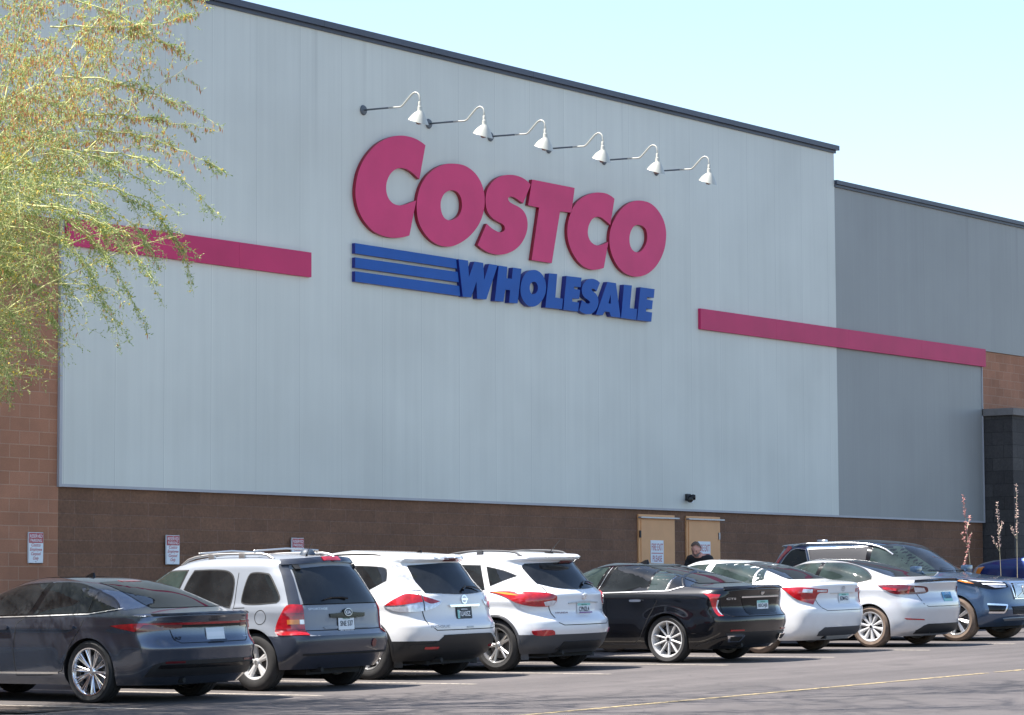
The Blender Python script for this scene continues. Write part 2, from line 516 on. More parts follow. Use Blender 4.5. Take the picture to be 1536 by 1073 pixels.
# ---------------------------------------------------------------- car body surface
def pchip(xs, ys):
    xs = np.array(xs, float); ys = np.array(ys, float)
    h = np.diff(xs); d = np.diff(ys)/h
    m = np.zeros(len(xs))
    m[0] = d[0]; m[-1] = d[-1]
    for i in range(1, len(xs)-1):
        if d[i-1]*d[i] > 0:
            w1 = 2*h[i]+h[i-1]; w2 = h[i]+2*h[i-1]
            m[i] = (w1+w2)/(w1/d[i-1]+w2/d[i])
    def f(x):
        x = np.clip(x, xs[0], xs[-1])
        i = int(np.clip(np.searchsorted(xs, x)-1, 0, len(h)-1))
        t = (x-xs[i])/h[i]
        return float((1+2*t)*(1-t)**2*ys[i] + t*(1-t)**2*h[i]*m[i] + t*t*(3-2*t)*ys[i+1] + t*t*(t-1)*h[i]*m[i+1])
    return f
class Body:
    """Car surface as a stack of plan outlines; x runs from the rear (0) to the nose (L), y is half width, z is up"""
    def __init__(s, spec):
        s.sp = spec
        s.fn = {}
        for k in ('xr', 'xf', 'w', 'cr', 'nr', 'cf', 'nf'):
            t = sorted(spec[k]); s.fn[k] = pchip([a[0] for a in t], [a[1] for a in t])
        s.z0 = spec['z0']; s.H = spec['H']; s.L = spec['L']
        s.wheels = spec['wheels']            # (x, z, R_arch)
        s.cache = {}
    def contour(s, z):
        z = round(min(max(z, s.z0), s.H), 4)
        if z in s.cache: return s.cache[z]
        p = {k: f(z) for k, f in s.fn.items()}
        L = p['xf']-p['xr']
        cr = min(p['cr'], L*0.48); cf = min(p['cf'], L*0.48)
        th = np.linspace(0, PI/2, 22)
        yr = p['w']*np.sin(th)**(2/p['nr']); xr = p['xr']+cr-cr*np.cos(th)**(2/p['nr'])
        yf = p['w']*np.sin(th)**(2/p['nf']); xf = p['xf']-cf+cf*np.cos(th)**(2/p['nf'])
        ns = 110
        xm = np.linspace(p['xr']+cr, p['xf']-cf, ns+2)[1:-1]
        x = np.concatenate([xr, xm, xf[::-1]]); y = np.concatenate([yr, np.full(ns, p['w']), yf[::-1]])
        c = 0.5*(p['xr']+p['xf'])
        tr = s.sp.get('taper_r', 0.03); tf = s.sp.get('taper_f', 0.03)
        sr = np.clip((c-x)/(c-p['xr']+1e-6), 0, 1); sf = np.clip((x-c)/(p['xf']-c+1e-6), 0, 1)
        y = y*(1-tr*sr**2-tf*sf**2)
        fl = s.sp.get('flare', 0.018)
        for (wx, wz, R) in s.wheels:
            r = np.sqrt((x-wx)**2+(z-wz)**2)
            k = fl*np.exp(-(np.maximum(0, r-R)/0.11)**2)*(y > p['w']*0.7)*np.clip((1.0-z)/0.25, 0, 1)
            y = y+k
        s.cache[z] = (x, y)
        return x, y
    def side(s, sg=1):
        def f(x, z):
            cx, cy = s.contour(z)
            return Vector((x, sg*float(np.interp(x, cx, cy)), z))
        return f
    def rear(s):
        def f(y, z):
            cx, cy = s.contour(z)
            m = 22+50
            return Vector((float(np.interp(abs(y), cy[:m], cx[:m])), y, z))
        return f
    def front(s):
        def f(y, z):
            cx, cy = s.contour(z)
            m = 22+50
            return Vector((float(np.interp(abs(y), cy[::-1][:m], cx[::-1][:m])), y, z))
        return f
    def wrap(s, sg=1, end='rear'):
        """arc length round from the centre of the tail (or nose)"""
        def f(a, z):
            cx, cy = s.contour(z)
            if end == 'front': cx = cx[::-1]; cy = cy[::-1]
            d = np.concatenate([[0], np.cumsum(np.hypot(np.diff(cx), np.diff(cy)))])
            return Vector((float(np.interp(abs(a), d, cx)), sg*float(np.interp(abs(a), d, cy)), z))
        return f
    def rows(s):
        zs = [s.z0]; z = s.z0
        fx = s.fn
        while z < s.H-1e-5:
            dz = 0.028
            while dz > 0.0006:
                z2 = min(z+dz, s.H)
                if abs(fx['xr'](z2)-fx['xr'](z)) < 0.05 and abs(fx['xf'](z2)-fx['xf'](z)) < 0.06 and abs(fx['w'](z2)-fx['w'](z)) < 0.045:
                    break
                dz *= 0.7
            nz = min(z+dz, s.H)
            for q in s.sp.get('zsplit', []):
                if z < q-1e-4 < nz: nz = q
            z = nz
            zs.append(z)
        return zs
    def top(s, x, y):
        """height of the skin above plan point (x, y)"""
        if not hasattr(s, 'bvh'): return s.H
        h = s.bvh.ray_cast(Vector((x, y, 3)), Vector((0, 0, -1)))
        return h[0].z if h[0] is not None else s.H
    def mesh(s, name, mat, parent, zmin=None, zmax=None, off=0.0, arch=True):
        zs = [z for z in s.rows() if (zmin is None or z >= zmin-1e-5) and (zmax is None or z <= zmax+1e-5)]
        verts = []; n = None
        for z in zs:
            x, y = s.contour(z)
            n = len(x)
            for i in range(n): verts.append(Vector((x[i], y[i]+off*(y[i] > 0.3), z)))
            # centre ends stay on y = 0
        faces = []
        for r in range(len(zs)-1):
            for i in range(n-1):
                faces.append((r*n+i, r*n+i+1, (r+1)*n+i+1, (r+1)*n+i))
        gone = set(); moved = {}
        if arch:
            ins = {}
            for (wx, wz, R) in s.wheels:
                for k, v in enumerate(verts):
                    if v.z < wz+R+0.02 and abs(v.x-wx) < R+0.02 and v.y > 0.45:
                        if (v.x-wx)**2+(v.z-wz)**2 < R*R: ins[k] = (wx, wz, R)
            keep = []
            for f in faces:
                c = sum(1 for k in f if k in ins)
                if c == 4 or (c == 3): continue
                keep.append(f)
            faces = keep
            f_side = s.side()
            for f in faces:
                for k in f:
                    if k in ins and k not in moved:
                        wx, wz, R = ins[k]
                        v = verts[k]; dx = v.x-wx; dz = v.z-wz; r = math.hypot(dx, dz)
                        nx = wx+dx/r*R; nz = max(zs[0], wz+dz/r*R)
                        q = f_side(nx, nz)
                        moved[k] = Vector((q.x, q.y+off, q.z))
            for k, v in moved.items(): verts[k] = v
            # corners just outside the circle snap in as well, so the opening is round
            snap = {}
            used = {}
            for f in faces:
                for k in f: used[k] = used.get(k, 0)+1
            for (wx, wz, R) in s.wheels:
                for k in used:
                    if k in moved: continue
                    v = verts[k]
                    if v.y < 0.45 or used[k] > 3: continue
                    r = math.hypot(v.x-wx, v.z-wz)
                    if R < r < R+0.045 and v.z > zs[0]+1e-4 and v.z < zs[-1]-1e-4:
                        q = f_side(wx+(v.x-wx)/r*R, wz+(v.z-wz)/r*R)
                        verts[k] = Vector((q.x, q.y+off, q.z))
        m = len(verts)
        allv = [v for v in verts]+[Vector((v.x, -v.y, v.z)) for v in verts]
        allf = [tuple(reversed(f)) for f in faces]+[tuple(k+m for k in f) for f in faces]
        if zmax is None or zmax >= s.H-1e-4:
            r = len(zs)-1
            for i in range(n-1):
                allf.append((r*n+i, m+r*n+i, m+r*n+i+1, r*n+i+1)[::-1])
        bm = bmesh.new()
        bv = [bm.verts.new(v) for v in allv]
        for f in allf:
            if len(set(f)) < 3: continue
            try: bm.faces.new([bv[k] for k in f])
            except ValueError: pass
        bmesh.ops.remove_doubles(bm, verts=bm.verts[:], dist=0.0008)
        loose = [v for v in bm.verts if not v.link_faces]
        bmesh.ops.delete(bm, geom=loose, context='VERTS')
        bmesh.ops.recalc_face_normals(bm, faces=bm.faces[:])
        for f in bm.faces: f.smooth = True
        if not hasattr(s, 'bvh') and zmin is None or not hasattr(s, 'bvh') and zmax is None:
            s.bvh = BVHTree.FromBMesh(bm)
        me = D.meshes.new(name); bm.to_mesh(me); bm.free()
        return link(name, me, mat, parent)

def patch_geo(mb, poly, f, off, depth=0.0, grid=0.05, curv=True):
    """cover a 2D polygon with small faces, lay it on surface f, lift it by off; depth gives it a rim"""
    if area2(poly) < 0: poly = poly[::-1]
    bm = bmesh.new()
    vs = [bm.verts.new((p[0], p[1], 0)) for p in poly]
    try: bm.faces.new(vs)
    except ValueError:
        bm.free(); return
    a0 = min(p[0] for p in poly); a1 = max(p[0] for p in poly)
    b0 = min(p[1] for p in poly); b1 = max(p[1] for p in poly)
    bmesh.ops.triangulate(bm, faces=bm.faces[:])
    for lo, hi, ax in ((a0, a1, 0), (b0, b1, 1)):
        n = int((hi-lo)/grid)
        for k in range(1, n+1):
            c = lo+(hi-lo)*k/(n+1)
            co = (c, 0, 0) if ax == 0 else (0, c, 0)
            no = (1, 0, 0) if ax == 0 else (0, 1, 0)
            bmesh.ops.bisect_plane(bm, geom=bm.verts[:]+bm.edges[:]+bm.faces[:], dist=1e-6, plane_co=co, plane_no=no)
    e = 0.004
    top = {}
    bm.verts.index_update()
    pos = []; nor = []
    for v in bm.verts:
        a, b = v.co.x, v.co.y
        p = f(a, b)
        n = (f(a+e, b)-f(a-e, b)).cross(f(a, b+e)-f(a, b-e))
        if n.length < 1e-12: n = Vector((0, 1, 0))
        n.normalize()
        c = Vector((p.x-2.3, p.y, (p.z-0.6)))
        if n.dot(c) < 0 and abs(n.dot(c)) > 0.02: n = -n
        pos.append(p); nor.append(n)
    # consistent sign
    ref = sum((n for n in nor), Vector((0, 0, 0)))
    nor = [(-n if n.dot(ref) < 0 else n) for n in nor]
    V = [p+n*off for p, n in zip(pos, nor)]
    F = [[v.index for v in fc.verts] for fc in bm.faces]
    if depth:
        k = len(V)
        V += [p+n*(off-depth) for p, n in zip(pos, nor)]
        for ed in bm.edges:
            if len(ed.link_faces) == 1:
                i, j = ed.verts[0].index, ed.verts[1].index
                F.append([i, j, j+k, i+k])
    bm.free()
    mb.add(V, F)
def finish(mb, name, mat, parent, flat=False, deg=40):
    o = mb.build(name, mat, parent)
    autosmooth(o, deg)
    return o
def patch(name, mat, parent, poly, f, off=0.003, depth=0.0, grid=0.05):
    mb = MB(); patch_geo(mb, poly, f, off, depth, grid)
    return finish(mb, name, mat, parent)
def stroke_polys(pts, w, closed=False):
    """thin quads following a polyline in 2D"""
    P = [Vector(p) for p in pts]
    Q = []
    n = len(P)
    for i in range(n if closed else n-1):
        a = P[i]; b = P[(i+1) % n]
        d = b-a
        if d.length < 1e-6: continue
        k = max(1, int(d.length/0.05))
        u = d.normalized()*0.002
        nn = Vector((-d.y, d.x)).normalized()*w/2
        for j in range(k):
            s = a+d*(j/k)-u; t = a+d*((j+1)/k)+u
            Q.append([(s-nn), (t-nn), (t+nn), (s+nn)])
    return Q
def stroke(name, mat, parent, paths, f, w=0.008, off=0.0018, mb=None):
    own = mb is None
    if own and len(paths) > 1:
        return [stroke(name, mat, parent, [p], f, w, off) for p in paths][0]
    mb = mb or MB()
    for pts in paths:
        for q in stroke_polys(pts, w):
            V = []
            e = 0.004
            for p in q:
                a, b = p
                c = f(a, b)
                n = (f(a+e, b)-f(a-e, b)).cross(f(a, b+e)-f(a, b-e))
                if n.length < 1e-12: n = Vector((0, 1, 0))
                n.normalize()
                if n.dot(Vector((c.x-2.3, c.y, c.z-0.6))) < 0: n = -n
                V.append(c+n*off)
            mb.add(V, [(0, 1, 2, 3)])
    if own: return mb.build(name, mat, parent)
def lettering(name, mat, parent, body, f, a0, b0, w, h, off=0.006, bold=0.02, flip=False, shear=0.0):
    v, fc = text_geo(body, bold, shear)
    V = []
    for x, y in v:
        xx = (a0+w-w*x) if flip else a0+w*x
        p = f(xx, b0+h*y); e = 0.004
        n = (f(xx+e, b0+h*y)-f(xx-e, b0+h*y)).cross(f(xx, b0+h*y+e)-f(xx, b0+h*y-e)).normalized()
        if n.dot(Vector((p.x-2.3, p.y, p.z-0.6))) < 0: n = -n
        V.append(p+n*off)
    return mesh(name, V, fc, mat, parent)

# ---------------------------------------------------------------- wheels
def make_wheel(parent, pos, side, Rt, Wt, Rr, design, rim_mat, tyre_mat, hub=0.055, dark=None, spin=0.0):
    """axle along local Y, outside towards +Y before the side flip"""
    w = empty('wheel', pos, (0, spin, 0) if side > 0 else (0, spin, PI), parent)
    mb = MB()
    h = Wt/2
    mb.lathe([(Rr-0.012, -h+0.03), (Rr+0.01, -h+0.008), (Rr+0.05, -h-0.004), (Rt-0.035, -h+0.004), (Rt-0.008, -h+0.022), (Rt, -h+0.045),
              (Rt, -0.035), (Rt-0.009, -0.030), (Rt-0.009, -0.022), (Rt, -0.017), (Rt, 0.017), (Rt-0.009, 0.022), (Rt-0.009, 0.030), (Rt, 0.035),
              (Rt, h-0.045), (Rt-0.008, h-0.022), (Rt-0.035, h-0.004), (Rr+0.05, h+0.004), (Rr+0.01, h-0.008), (Rr-0.012, h-0.03)], 56)
    t = mb.build('tyre', M[tyre_mat], w); autosmooth(t, 28)
    mb = MB()
    ho = h-0.012
    mb.lathe([(Rr+0.004, ho-0.006), (Rr, ho+0.004), (Rr-0.012, ho+0.002), (Rr-0.022, ho-0.02), (Rr-0.035, ho-0.06), (Rr-0.045, -h+0.03), (Rr, -h+0.02)], 56)
    # spokes
    for (ang, a_in, a_out, w_in, w_out, dish) in design['spokes']:
        n = 6; V = []; F = []
        for i in range(n+1):
            q = i/n
            r = hub*0.8+(Rr-0.018-hub*0.8)*q
            an = ang+a_in*(1-q)+a_out*q
            ww = w_in*(1-q)+w_out*q
            y = ho-0.012-dish*(1-q)**1.5-0.004*math.sin(q*PI)
            c = Vector((math.cos(an), 0, math.sin(an))); tn = Vector((-math.sin(an), 0, math.cos(an)))
            for (dx, dy) in ((-0.5, -0.035), (-0.42, -0.006), (-0.18, 0), (0.18, 0), (0.42, -0.006), (0.5, -0.035)):
                p = c*r+tn*(dx*ww); p.y = y+dy
                V.append(p)
        for i in range(n):
            for j in range(5):
                F.append((i*6+j, i*6+j+1, (i+1)*6+j+1, (i+1)*6+j))
        mb.add(V, F)
    d0 = design['spokes'][0][5]
    mb.lathe([(0.0, ho-0.010-d0*0.8), (hub*0.62, ho-0.010-d0*0.8), (hub, ho-0.02-d0*0.9), (hub*1.15, ho-0.05-d0)], 20)
    r = mb.build('rim', M[rim_mat], w); autosmooth(r, 30)
    mb = MB()
    for k in range(5):
        an = k*2*PI/5+0.3
        mb.lathe([(0.0, ho-0.018-d0), (0.009, ho-0.018-d0), (0.010, ho-0.05-d0)], 8, Matrix.Translation((hub*1.0*math.cos(an), 0.006, hub*1.0*math.sin(an))))
    mb.lathe([(0.0, ho-0.004-d0*0.8), (hub*0.45, ho-0.004-d0*0.8), (hub*0.5, ho-0.012-d0*0.8)], 16)
    mb.build('hub_cap', M['alloy_dark' if dark else 'satin'], w)
    mb = MB()
    mb.lathe([(0.04, -0.01), (Rr*0.72, -0.01), (Rr*0.72, -0.03), (0.04, -0.03)], 36)
    mb.build('brake_disc', M['disc'], w)
    mb = MB()
    mb.lathe([(0.0, -0.04), (Rr-0.03, -0.04), (Rr-0.03, -0.05)], 36)
    mb.bbox(-0.06, 0.06, -0.045, 0.03, Rr*0.42, Rr*0.76, 0.012, Matrix.Rotation(0.9, 4, 'Y'))
    mb.build('brake_caliper', M['under'], w)
    return w
def spokes(n, w_in=0.05, w_out=0.03, dish=0.03, twin=0.0, tin=0.0, ph=PI/2):
    S = []
    for k in range(n):
        a = ph+2*PI*k/n
        if twin:
            S.append((a, -tin, -twin, w_in, w_out, dish)); S.append((a, tin, twin, w_in, w_out, dish))
        else:
            S.append((a, 0, 0, w_in, w_out, dish))
    return {'spokes': S}

# ---------------------------------------------------------------- generic car
CAR_SCALE = 1.055
def car_base(name, label, cat, X, Yw, spec, paint, wheels, heading=1, group=None, clad=None):
    """Yw: world Y of the axle nearest the camera; heading +1 nose to the wall, -1 nose out"""
    body = Body(spec)
    zg = GX*X
    wx = spec['wheels'][0][0] if heading > 0 else spec['wheels'][1][0]
    roll = math.atan(GX)
    SC = Matrix.Diagonal((CAR_SCALE, CAR_SCALE*spec.get('wy', 1), CAR_SCALE, 1))
    e = empty(name, (0, 0, 0))
    # local x -> world +-Y, local y (left) -> world -+X
    if heading > 0:
        e.matrix_world = Matrix.Translation((X, Yw-wx*CAR_SCALE, zg)) @ Matrix.Rotation(-roll, 4, 'Y') @ Matrix.Rotation(PI/2, 4, 'Z') @ SC
    else:
        e.matrix_world = Matrix.Translation((X, Yw+wx*CAR_SCALE, zg)) @ Matrix.Rotation(-roll, 4, 'Y') @ Matrix.Rotation(-PI/2, 4, 'Z') @ SC
    tag(e, label, cat, group)
    zs = spec.get('clad_z')
    if zs:
        body.mesh('body', paint, e, zmin=zs)
        body.mesh('lower_cladding', clad, e, zmax=zs, off=0.006)
        allb = Body(spec)
    else:
        body.mesh('body', paint, e)
    # wheel wells, floor
    for (x, z, R) in spec['wheels']:
        for sg in (1, -1):
            V = []; F = []
            n = 26
            f = body.side(sg)
            a0 = math.asin(max(-1, min(1, (spec['z0']-z)/R)))
            for i in range(n+1):
                an = a0+(PI-2*a0)*i/n
                px = x+R*math.cos(an); pz = max(spec['z0'], z+R*math.sin(an))
                ys = f(px, pz).y
                V += [(px, ys-sg*0.002, pz), (px, ys-sg*0.025, pz), (x+(R+0.02)*math.cos(an), ys-sg*0.03, z+(R+0.02)*math.sin(an)), (px, sg*0.50, pz)]
            for i in range(n):
                for j in range(3):
                    F.append((i*4+j, i*4+j+1, (i+1)*4+j+1, (i+1)*4+j))
            F.append(tuple(i*4+3 for i in range(n+1)))
            mesh('wheel_well', V, F, M['under'], e)
    mb = MB()
    mb.box(0.32, spec['L']-0.4, -0.52, 0.52, 0.19, 0.42)
    xa, xb = spec['wheels'][0][0]+spec['wheels'][0][2]+0.02, spec['wheels'][1][0]-spec['wheels'][1][2]-0.02
    mb.box(xa, xb, -0.80, 0.80, spec['z0']+0.005, 0.36)
    mb.box(0.34, spec['wheels'][0][0]-spec['wheels'][0][2]-0.03, -0.60, 0.60, spec['z0']+0.01, 0.40)
    mb.box(spec['wheels'][1][0]+spec['wheels'][1][2]+0.03, spec['L']-0.45, -0.60, 0.60, spec['z0']+0.01, 0.40)
    mb.tube([(0.9, 0.3, 0.25), (0.5, 0.42, 0.24), (0.15, 0.42, 0.25)], 0.03)
    mb.tube([(spec['wheels'][0][0], -0.75, 0.33), (spec['wheels'][0][0], 0.75, 0.33)], 0.045)
    mb.build('underbody', M['under'], e)
    tw = wheels['track']
    for k, (x, z, R) in enumerate(spec['wheels']):
        for sg in (1, -1):
            make_wheel(e, (x, sg*tw, wheels['Rt']+0.001), sg, wheels['Rt'], wheels['W'], wheels['Rr'], wheels['design'], wheels['rim'], wheels.get('tyre', 'tyre'), wheels.get('hub', 0.055), wheels.get('dark'), spin=0.35*k+wheels.get('spin', 0.1))
    return e, body
def windows(e, body, polys, trim='black', glass='glass', both=True, tw=0.022, gl=None):
    """side glass with its surround: one pane per polygon"""
    for sg in ((1, -1) if both else (1,)):
        f = body.side(sg)
        for i, p in enumerate(polys):
            pane = patch('side_window', M[(gl[i] if gl else glass)], e, p, f, 0.007, 0.0, 0.05)
            mb = MB()
            patch_geo(mb, offset_poly(p, tw), f, 0.004, 0.006, 0.05)
            finish(mb, 'window_frame', M[trim], pane)
def plate(e, f, yc, zc, w=0.305, h=0.155, face='plate_white', ink='ink', body='ABC1234', frame='black', band=None, top=None, foot=None):
    """number plate laid on the tail; text runs left to right as seen from behind"""
    # seen from behind the car, the left of the picture is +y
    r = lambda x0, x1, z0, z1: [(yc-x0, zc+z0), (yc-x1, zc+z0), (yc-x1, zc+z1), (yc-x0, zc+z1)]
    P0 = f(yc, zc); n = (f(yc+0.01, zc)-f(yc-0.01, zc)).cross(f(yc, zc+0.01)-f(yc, zc-0.01)).normalized()
    sgn = -1 if P0.x < 2.3 else 1
    if n.x*sgn < 0: n = -n
    up = Vector((0, 0, 1)); yy = Vector((0, 1, 0))
    up = (up-n*up.dot(n)).normalized()
    pf = lambda y, z: P0+yy*(y-yc)+up*(z-zc)
    lift = 0.014
    q = lambda name, mat, x0, x1, z0, z1, off, par: patch(name, M[mat], par, r(x0, x1, z0, z1), pf, lift+off, 0.01, 1.0)
    pl = q('number_plate', face, -w/2, w/2, -h/2, h/2, 0, e)
    if frame:
        mb = MB()
        patch_geo(mb, r(-w/2-0.014, w/2+0.014, -h/2-0.018, h/2+0.014), pf, lift-0.004, 0.02, 1.0)
        finish(mb, 'plate_frame', M[frame], pl)
    if band: q('plate_band', band[0], *band[1], 0.0015, pl)
    fl = sgn < 0
    if body: lettering('plate_text', M[ink], pl, body, pf, yc-w*0.40, zc-h*0.22, w*0.80, h*0.42, lift+0.004, 0.015, flip=fl)
    if top: lettering('plate_heading', M[top[1]], pl, top[0], pf, yc-w*0.22, zc+h*0.30, w*0.44, h*0.13, lift+0.004, 0.02, flip=fl)
    if foot: lettering('frame_text', M[foot[1]], pl, foot[0], pf, yc-w*0.42, zc-h*0.5-0.014, w*0.84, 0.011, lift+0.006, 0.02, flip=fl)
    return pl
def roof_rail(e, body, y, x0, x1, h=0.045, r=0.014, mat='satin', feet=3, infl=0.0):
    for sg in (1, -1):
        mb = MB()
        pts = []
        n = 14
        for i in range(n+1):
            q = i/n
            x = x0+(x1-x0)*q
            lift = h*min(1, q/0.10, (1-q)/0.10)**0.6 if 0 < q < 1 else 0
            pts.append((x, sg*(y-infl*abs(q-0.5)*2), body.top(x, sg*y)+lift))
        mb.tube(pts, r, 10)
        for k in range(1, feet-1 if feet > 2 else 0):
            x = x0+(x1-x0)*k/(feet-1)
            z = body.top(x, sg*y)
            mb.bbox(x-0.05, x+0.05, sg*y-0.018, sg*y+0.018, z-0.01, z+h+0.012, 0.008)
        o = mb.build('roof_rail', M[mat], e); autosmooth(o, 40)
def fin(e, body, x, y=0.0, mat=None, s=1.0):
    z = body.top(x, y)-0.004
    V = []; F = []
    prof = [(0, 0.034, 0.0), (0.02, 0.03, 0.055), (0.06, 0.018, 0.05), (0.11, 0.02, 0.03), (0.17, 0.014, 0.002)]
    for (px, hw, h) in prof:
        V += [(x+px*s, y-hw*s, z), (x+px*s, y-hw*0.25*s, z+h*s), (x+px*s, y+hw*0.25*s, z+h*s), (x+px*s, y+hw*s, z)]
    for i in range(len(prof)-1):
        for j in range(3):
            F.append((i*4+j, i*4+j+1, i*4+j+5, i*4+j+4))
    F.append((0, 1, 2, 3))
    o = mesh('roof_antenna', V, F, mat, e); autosmooth(o, 50)
def handle(e, body, x, z, mat, w=0.20, sides=(1, -1), h=0.035):
    for sg in sides:
        f = body.side(sg)
        p = smooth_poly([(x-w/2, z, 1), (x-w/2+0.02, z-h*0.5), (x+w/2-0.02, z-h*0.55), (x+w/2, z, 1), (x+w/2-0.02, z+h*0.45), (x-w/2+0.02, z+h*0.5)], 3)
        patch('door_handle', mat, e, p, f, 0.034, 0.03, 0.04)
def wiper(e, f, pts, r=0.011):
    mb = MB()
    P = [f(y, z) for y, z in pts]
    P = [p+Vector((-0.03, 0, 0.012)) for p in P]
    mb.tube(P, [r*1.6]+[r]*(len(P)-2)+[r*0.6], 6)
    mb.build('rear_wiper', M['gloss_black'], e)
def rect(a0, a1, b0, b1): return [(a0, b0), (a1, b0), (a1, b1), (a0, b1)]
def mir(p): return [(-a[0],)+tuple(a[1:]) for a in p]

def arch_trim(e, body, x, z, r0, r1, mat, off=.008):
    """moulding round a wheel opening, both sides"""
    for sg in (1, -1):
        f = body.side(sg); V = []; F = []; n = 28
        a0 = math.asin(max(-1, (body.z0-z)/r0))
        for i in range(n+1):
            a = a0+(PI-2*a0)*i/n
            for (r, o) in ((r0, -.02), (r0, off), (.5*(r0+r1), off+.006), (r1, off), (r1, -.004)):
                p = f(x+r*math.cos(a), max(body.z0, z+r*math.sin(a)))
                V.append(p+Vector((0, sg*o, 0)))
        for i in range(n):
            for j in range(4): F.append((i*5+j, i*5+j+1, (i+1)*5+j+1, (i+1)*5+j))
        o = mesh('wheel_arch_trim', V, F, mat, e); autosmooth(o, 40)
def pillar(e, body, poly, mat):
    for sg in (1, -1): patch('pillar_trim', mat, e, poly, body.side(sg), .0045, 0, .05)
# ---------------------------------------------------------------- the parked cars
def T(*a): return [tuple(x) for x in a]
P_grey = car_paint('graphite_paint', (0.080, 0.096, 0.130), 0.72, 0.22, dirt=.08, spec=.4)
P_silver = car_paint('silver_paint', (0.225, 0.245, 0.28), 0.08, 0.45, coat=.35, spec=.3)
P_white = car_paint('white_paint_solid', (0.74, 0.74, 0.735), 0.0, 0.40)
P_white2 = car_paint('pearl_white_paint', (0.72, 0.73, 0.745), 0.0, 0.38)
P_black = car_paint('black_paint', (0.0035, 0.004, 0.006), 0.0, 0.2, dirt=.04, spec=.15)
P_silver2 = car_paint('pale_silver_paint', (0.60, 0.61, 0.63), 0.35, 0.34)
P_blue = car_paint('denim_blue_paint', (0.050, 0.088, 0.155), 0.45, 0.28, dirt=.12, spec=.3)
P_blue2 = car_paint('bright_blue_paint', (0.006, 0.032, 0.17), 0.5, 0.28, dirt=.1)
GROUP = 'cars parked in the row along the store wall'

def deck_shut(body, e, pts, f, name='tailgate_seam', w=0.009):
    return stroke(name, M['gap'], e, [pts], f, w)

